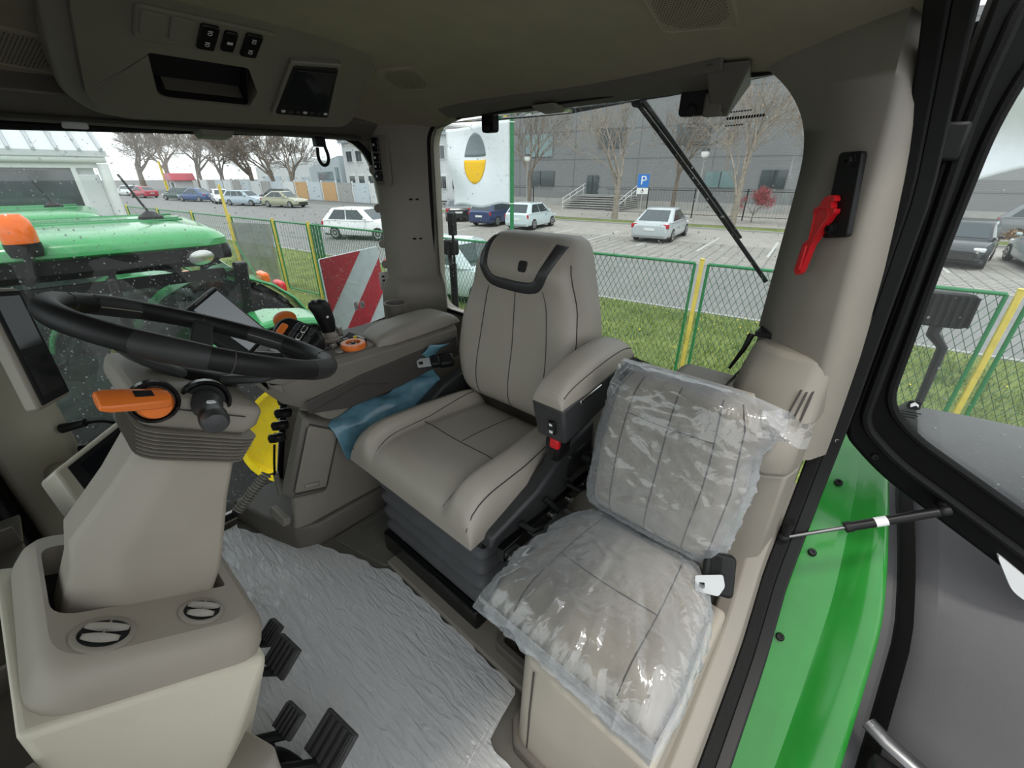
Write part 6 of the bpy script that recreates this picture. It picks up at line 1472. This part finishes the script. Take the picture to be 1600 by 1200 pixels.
lw_ = thing('long_warehouse', 'long white warehouse behind the bare trees', 'building', (95, -50, GZ))
b = B(); b.prism([(81, 0), (81, 4.6), (98, 6.4), (125, 4.6), (125, 0)], Matrix(((1, 0, 0, 0), (0, 0, 1, -52), (0, 1, 0, GZ), (0, 0, 0, 1))), -6, 6); b.build('wall', 'wall_white', lw_)
for k in range(6): wb('opening', 'wall_pale', 83+7.0*k, 86.5+7.0*k, -46.02, -45.9, 0, 2.6, lw_)
# panel fence behind the far cars
fcol = ['wall_pale', 'concrete', 'wall_white']
mat('panel_orange', (.55, .34, .16), .7)
for k in range(18):
    a = Vector((38+3.4*k, -29.5+.20*k, GZ)); m_ = 'panel_orange' if k in (5, 7) else fcol[k % 3]
    t = thing('sheet_fence', ('orange-brown' if k in (5, 7) else 'pale')+' fence panel number %s from the white house' % ['one', 'two', 'three', 'four', 'five', 'six', 'seven', 'eight', 'nine', 'ten', 'eleven', 'twelve', 'thirteen', 'fourteen', 'fifteen', 'sixteen', 'seventeen', 'eighteen', 'nineteen', 'twenty'][k], 'fence', tuple(a), 'far fence panels')
    b = B(); b.box(a+Vector((0, 0, 1.05)), (3.2, .08, 2.1)); b.build('sheet', m_, t)
    b = B(); b.box(a+Vector((1.7, .05, 1.15)), (.12, .12, 2.3)); b.build('post', 'white', t)
kio = thing('kiosk', 'white kiosk with a red roof at the end of the far car park', 'kiosk', (104, -24.2, GZ)); KD = Vector((16, -1.2, 0))
wb('wall', 'wall_white', 102, 106, -26.0, -23.2, 0, 2.1, kio); wb('window', 'window_dark', 103, 104.3, -23.22, -23.1, .5, 1.7, kio)
b = B(); b.prism([(101.2, 2.0), (102.4, 3.2), (105.6, 3.2), (106.8, 2.0)], Matrix(((1, 0, 0, 0), (0, 0, 1, -24.9), (0, 1, 0, GZ), (0, 0, 0, 1))), -1.6, 2.2); b.build('roof', 'board_red', kio)
b = B(); b.box((109.5, -23.4, GZ+2.6), (.5, .3, 5.2)); tag(b.build('pylon', 'dandelion'), 'slim yellow-green advertising pylon beside the kiosk', 'sign')
# showroom at the left
sh = thing('showroom', 'white showroom with a ribbed roof and dark glass at the left edge', 'building', (11, 2, GZ))
X0 = 9.2
def sb_(name, m, x0, x1, y0, y1, z0, z1, bevel=0, par=None):
    b = B(); b.box(((x0+x1)/2, (y0+y1)/2, (z0+z1)/2), (x1-x0, y1-y0, z1-z0)); return b.build(name, m, par or sh, bevel=bevel)
sb_('wall', 'wall_white', X0+.10, 18, -1.25, 9, GZ, 1.34); sb_('fascia', 'white', X0-.02, X0+.25, -1.30, 9, 1.34, 1.44)
gt = B(); gt.cyl((X0-.06, -1.42, 1.47), (X0-.06, 9, 1.47), .065, n=10); gt.build('gutter', 'white', sh)
gt = B(); gt.cyl((X0-.05, -1.36, GZ), (X0-.05, -1.36, 1.40), .075, n=12); gt.build('downpipe', 'white', sh)
sb_('corner_post', 'wall_white', X0-.02, X0+.28, -1.28, -1.02, GZ, 1.25, .02)
b = B(); b.hexa([(X0-.15, -1.45, 1.50), (14, -1.45, 4.4), (14, 9, 4.4), (X0-.15, 9, 1.50)], [(X0-.15, -1.45, 1.58), (14, -1.45, 4.48), (14, 9, 4.48), (X0-.15, 9, 1.58)]); b.build('roof', 'roof_sheet', sh)
for k in range(42):
    y = -1.42+.25*k; b = B(); b.hexa([(X0-.16, y, 1.575), (14, y, 4.475), (14, y+.05, 4.475), (X0-.16, y+.05, 1.575)], [(X0-.16, y+.01, 1.61), (14, y+.01, 4.51), (14, y+.04, 4.51), (X0-.16, y+.04, 1.61)]); b.build('roof_rib', 'roof_rib', sh)
for k in range(8):
    y = -1.0+1.05*k; w_ = sb_('window', 'window_dark', X0+.02, X0+.09, y+.03, y+1.02, GZ+.4, 1.31); sb_('mullion', 'white', X0-.02, X0+.10, y-.03, y+.03, GZ+.3, 1.34)
# ================================================================ flags
mat('flag_white', (.80, .82, .86), .8, var=.03); mat('flag_yellow', (.85, .50, .02), .8); mat('flag_grey', (.20, .23, .25), .8)
def flag(pole, h0, wd, ht, label, plabel, seed, emblem=False, zt=2.45, fdir=(1, .0, 0), folds=1.0):
    t = thing('flagpole', plabel, 'flagpole', (pole[0], pole[1], GZ), 'flagpoles'); b = B(); b.cyl((pole[0], pole[1], GZ), (pole[0], pole[1], h0), .055, .045, n=12); b.build('pole', 'fence_green', t)
    b = B(); b.lathe([(.06, 0), (.07, .05), (.03, .1), (.001, .11)], 12, Matrix.Translation((pole[0], pole[1], h0))); b.build('finial', 'steel', t)
    f = thing('flag', label, 'flag', (pole[0], pole[1], zt-ht), 'flags'); d = Vector(fdir).normalized(); n = Vector((-d.y, d.x, 0))
    def fpnt(u, v, lift=0):
        a = .10*math.sin(u*7+v*3+seed)*u*folds+.05*math.sin(v*8+u*4+seed)*folds*u
        return Vector((pole[0], pole[1], 0))+d*(.07+u*wd*(1-.04*math.sin(v*3)))+n*(a+lift)+Vector((0, 0, zt-v*ht-.10*u*math.sin(u*2)+.05*math.sin(u*9+seed)*v*folds))
    NU, NV = 30, 26; b = B(); b.grid([[fpnt(i/NU, j/NV) for j in range(NV+1)] for i in range(NU+1)]); b.build('cloth', 'flag_white', f, solid=.004)
    for v in (.03, .97):
        b = B(); b.tube([Vector((pole[0]+.06*math.cos(a*PI/4), pole[1]+.06*math.sin(a*PI/4), zt-v*ht)) for a in range(8)], .012, 6, True); b.build('tie', 'white', f)
    if emblem:
        sg = 1 if n.dot(CAMP-Vector(pole)) > 0 else -1
        for m_, v0, v1 in (('flag_grey', .0, .46), ('flag_yellow', .53, 1.0)):
            G = []
            for i in range(13):
                row = []
                for j in range(9):
                    vv = lerp(v0, v1, j/8); hw = .5*math.sqrt(max(0, 1-((vv-.5)*2)**2*.98)) if vv > .5 else .5*math.sqrt(max(.0, 1-((.5-vv)*2)**2.4*.98))
                    uu = .56+(i/12-.5)*2*hw*.32; row.append(fpnt(uu, .08+vv*.62, sg*.012))
                G.append(row)
            b = B(); b.grid(G); b.build('emblem_half', m_, f, solid=.003)
flag((7.17, -9.05, 0), 5.2, 2.35, 1.95, 'white flag with a grey and yellow oval emblem behind the rear window', 'green flagpole rising behind the driver headrest', .6, True, 2.45)
flag((-3.35, -8.4, 0), 5.0, 2.35, 1.35, 'plain white flag billowing beyond the open door glass', 'green flagpole beyond the right edge of the picture', 2.2, False, 2.65, (.98, .05, 0), 2.0)
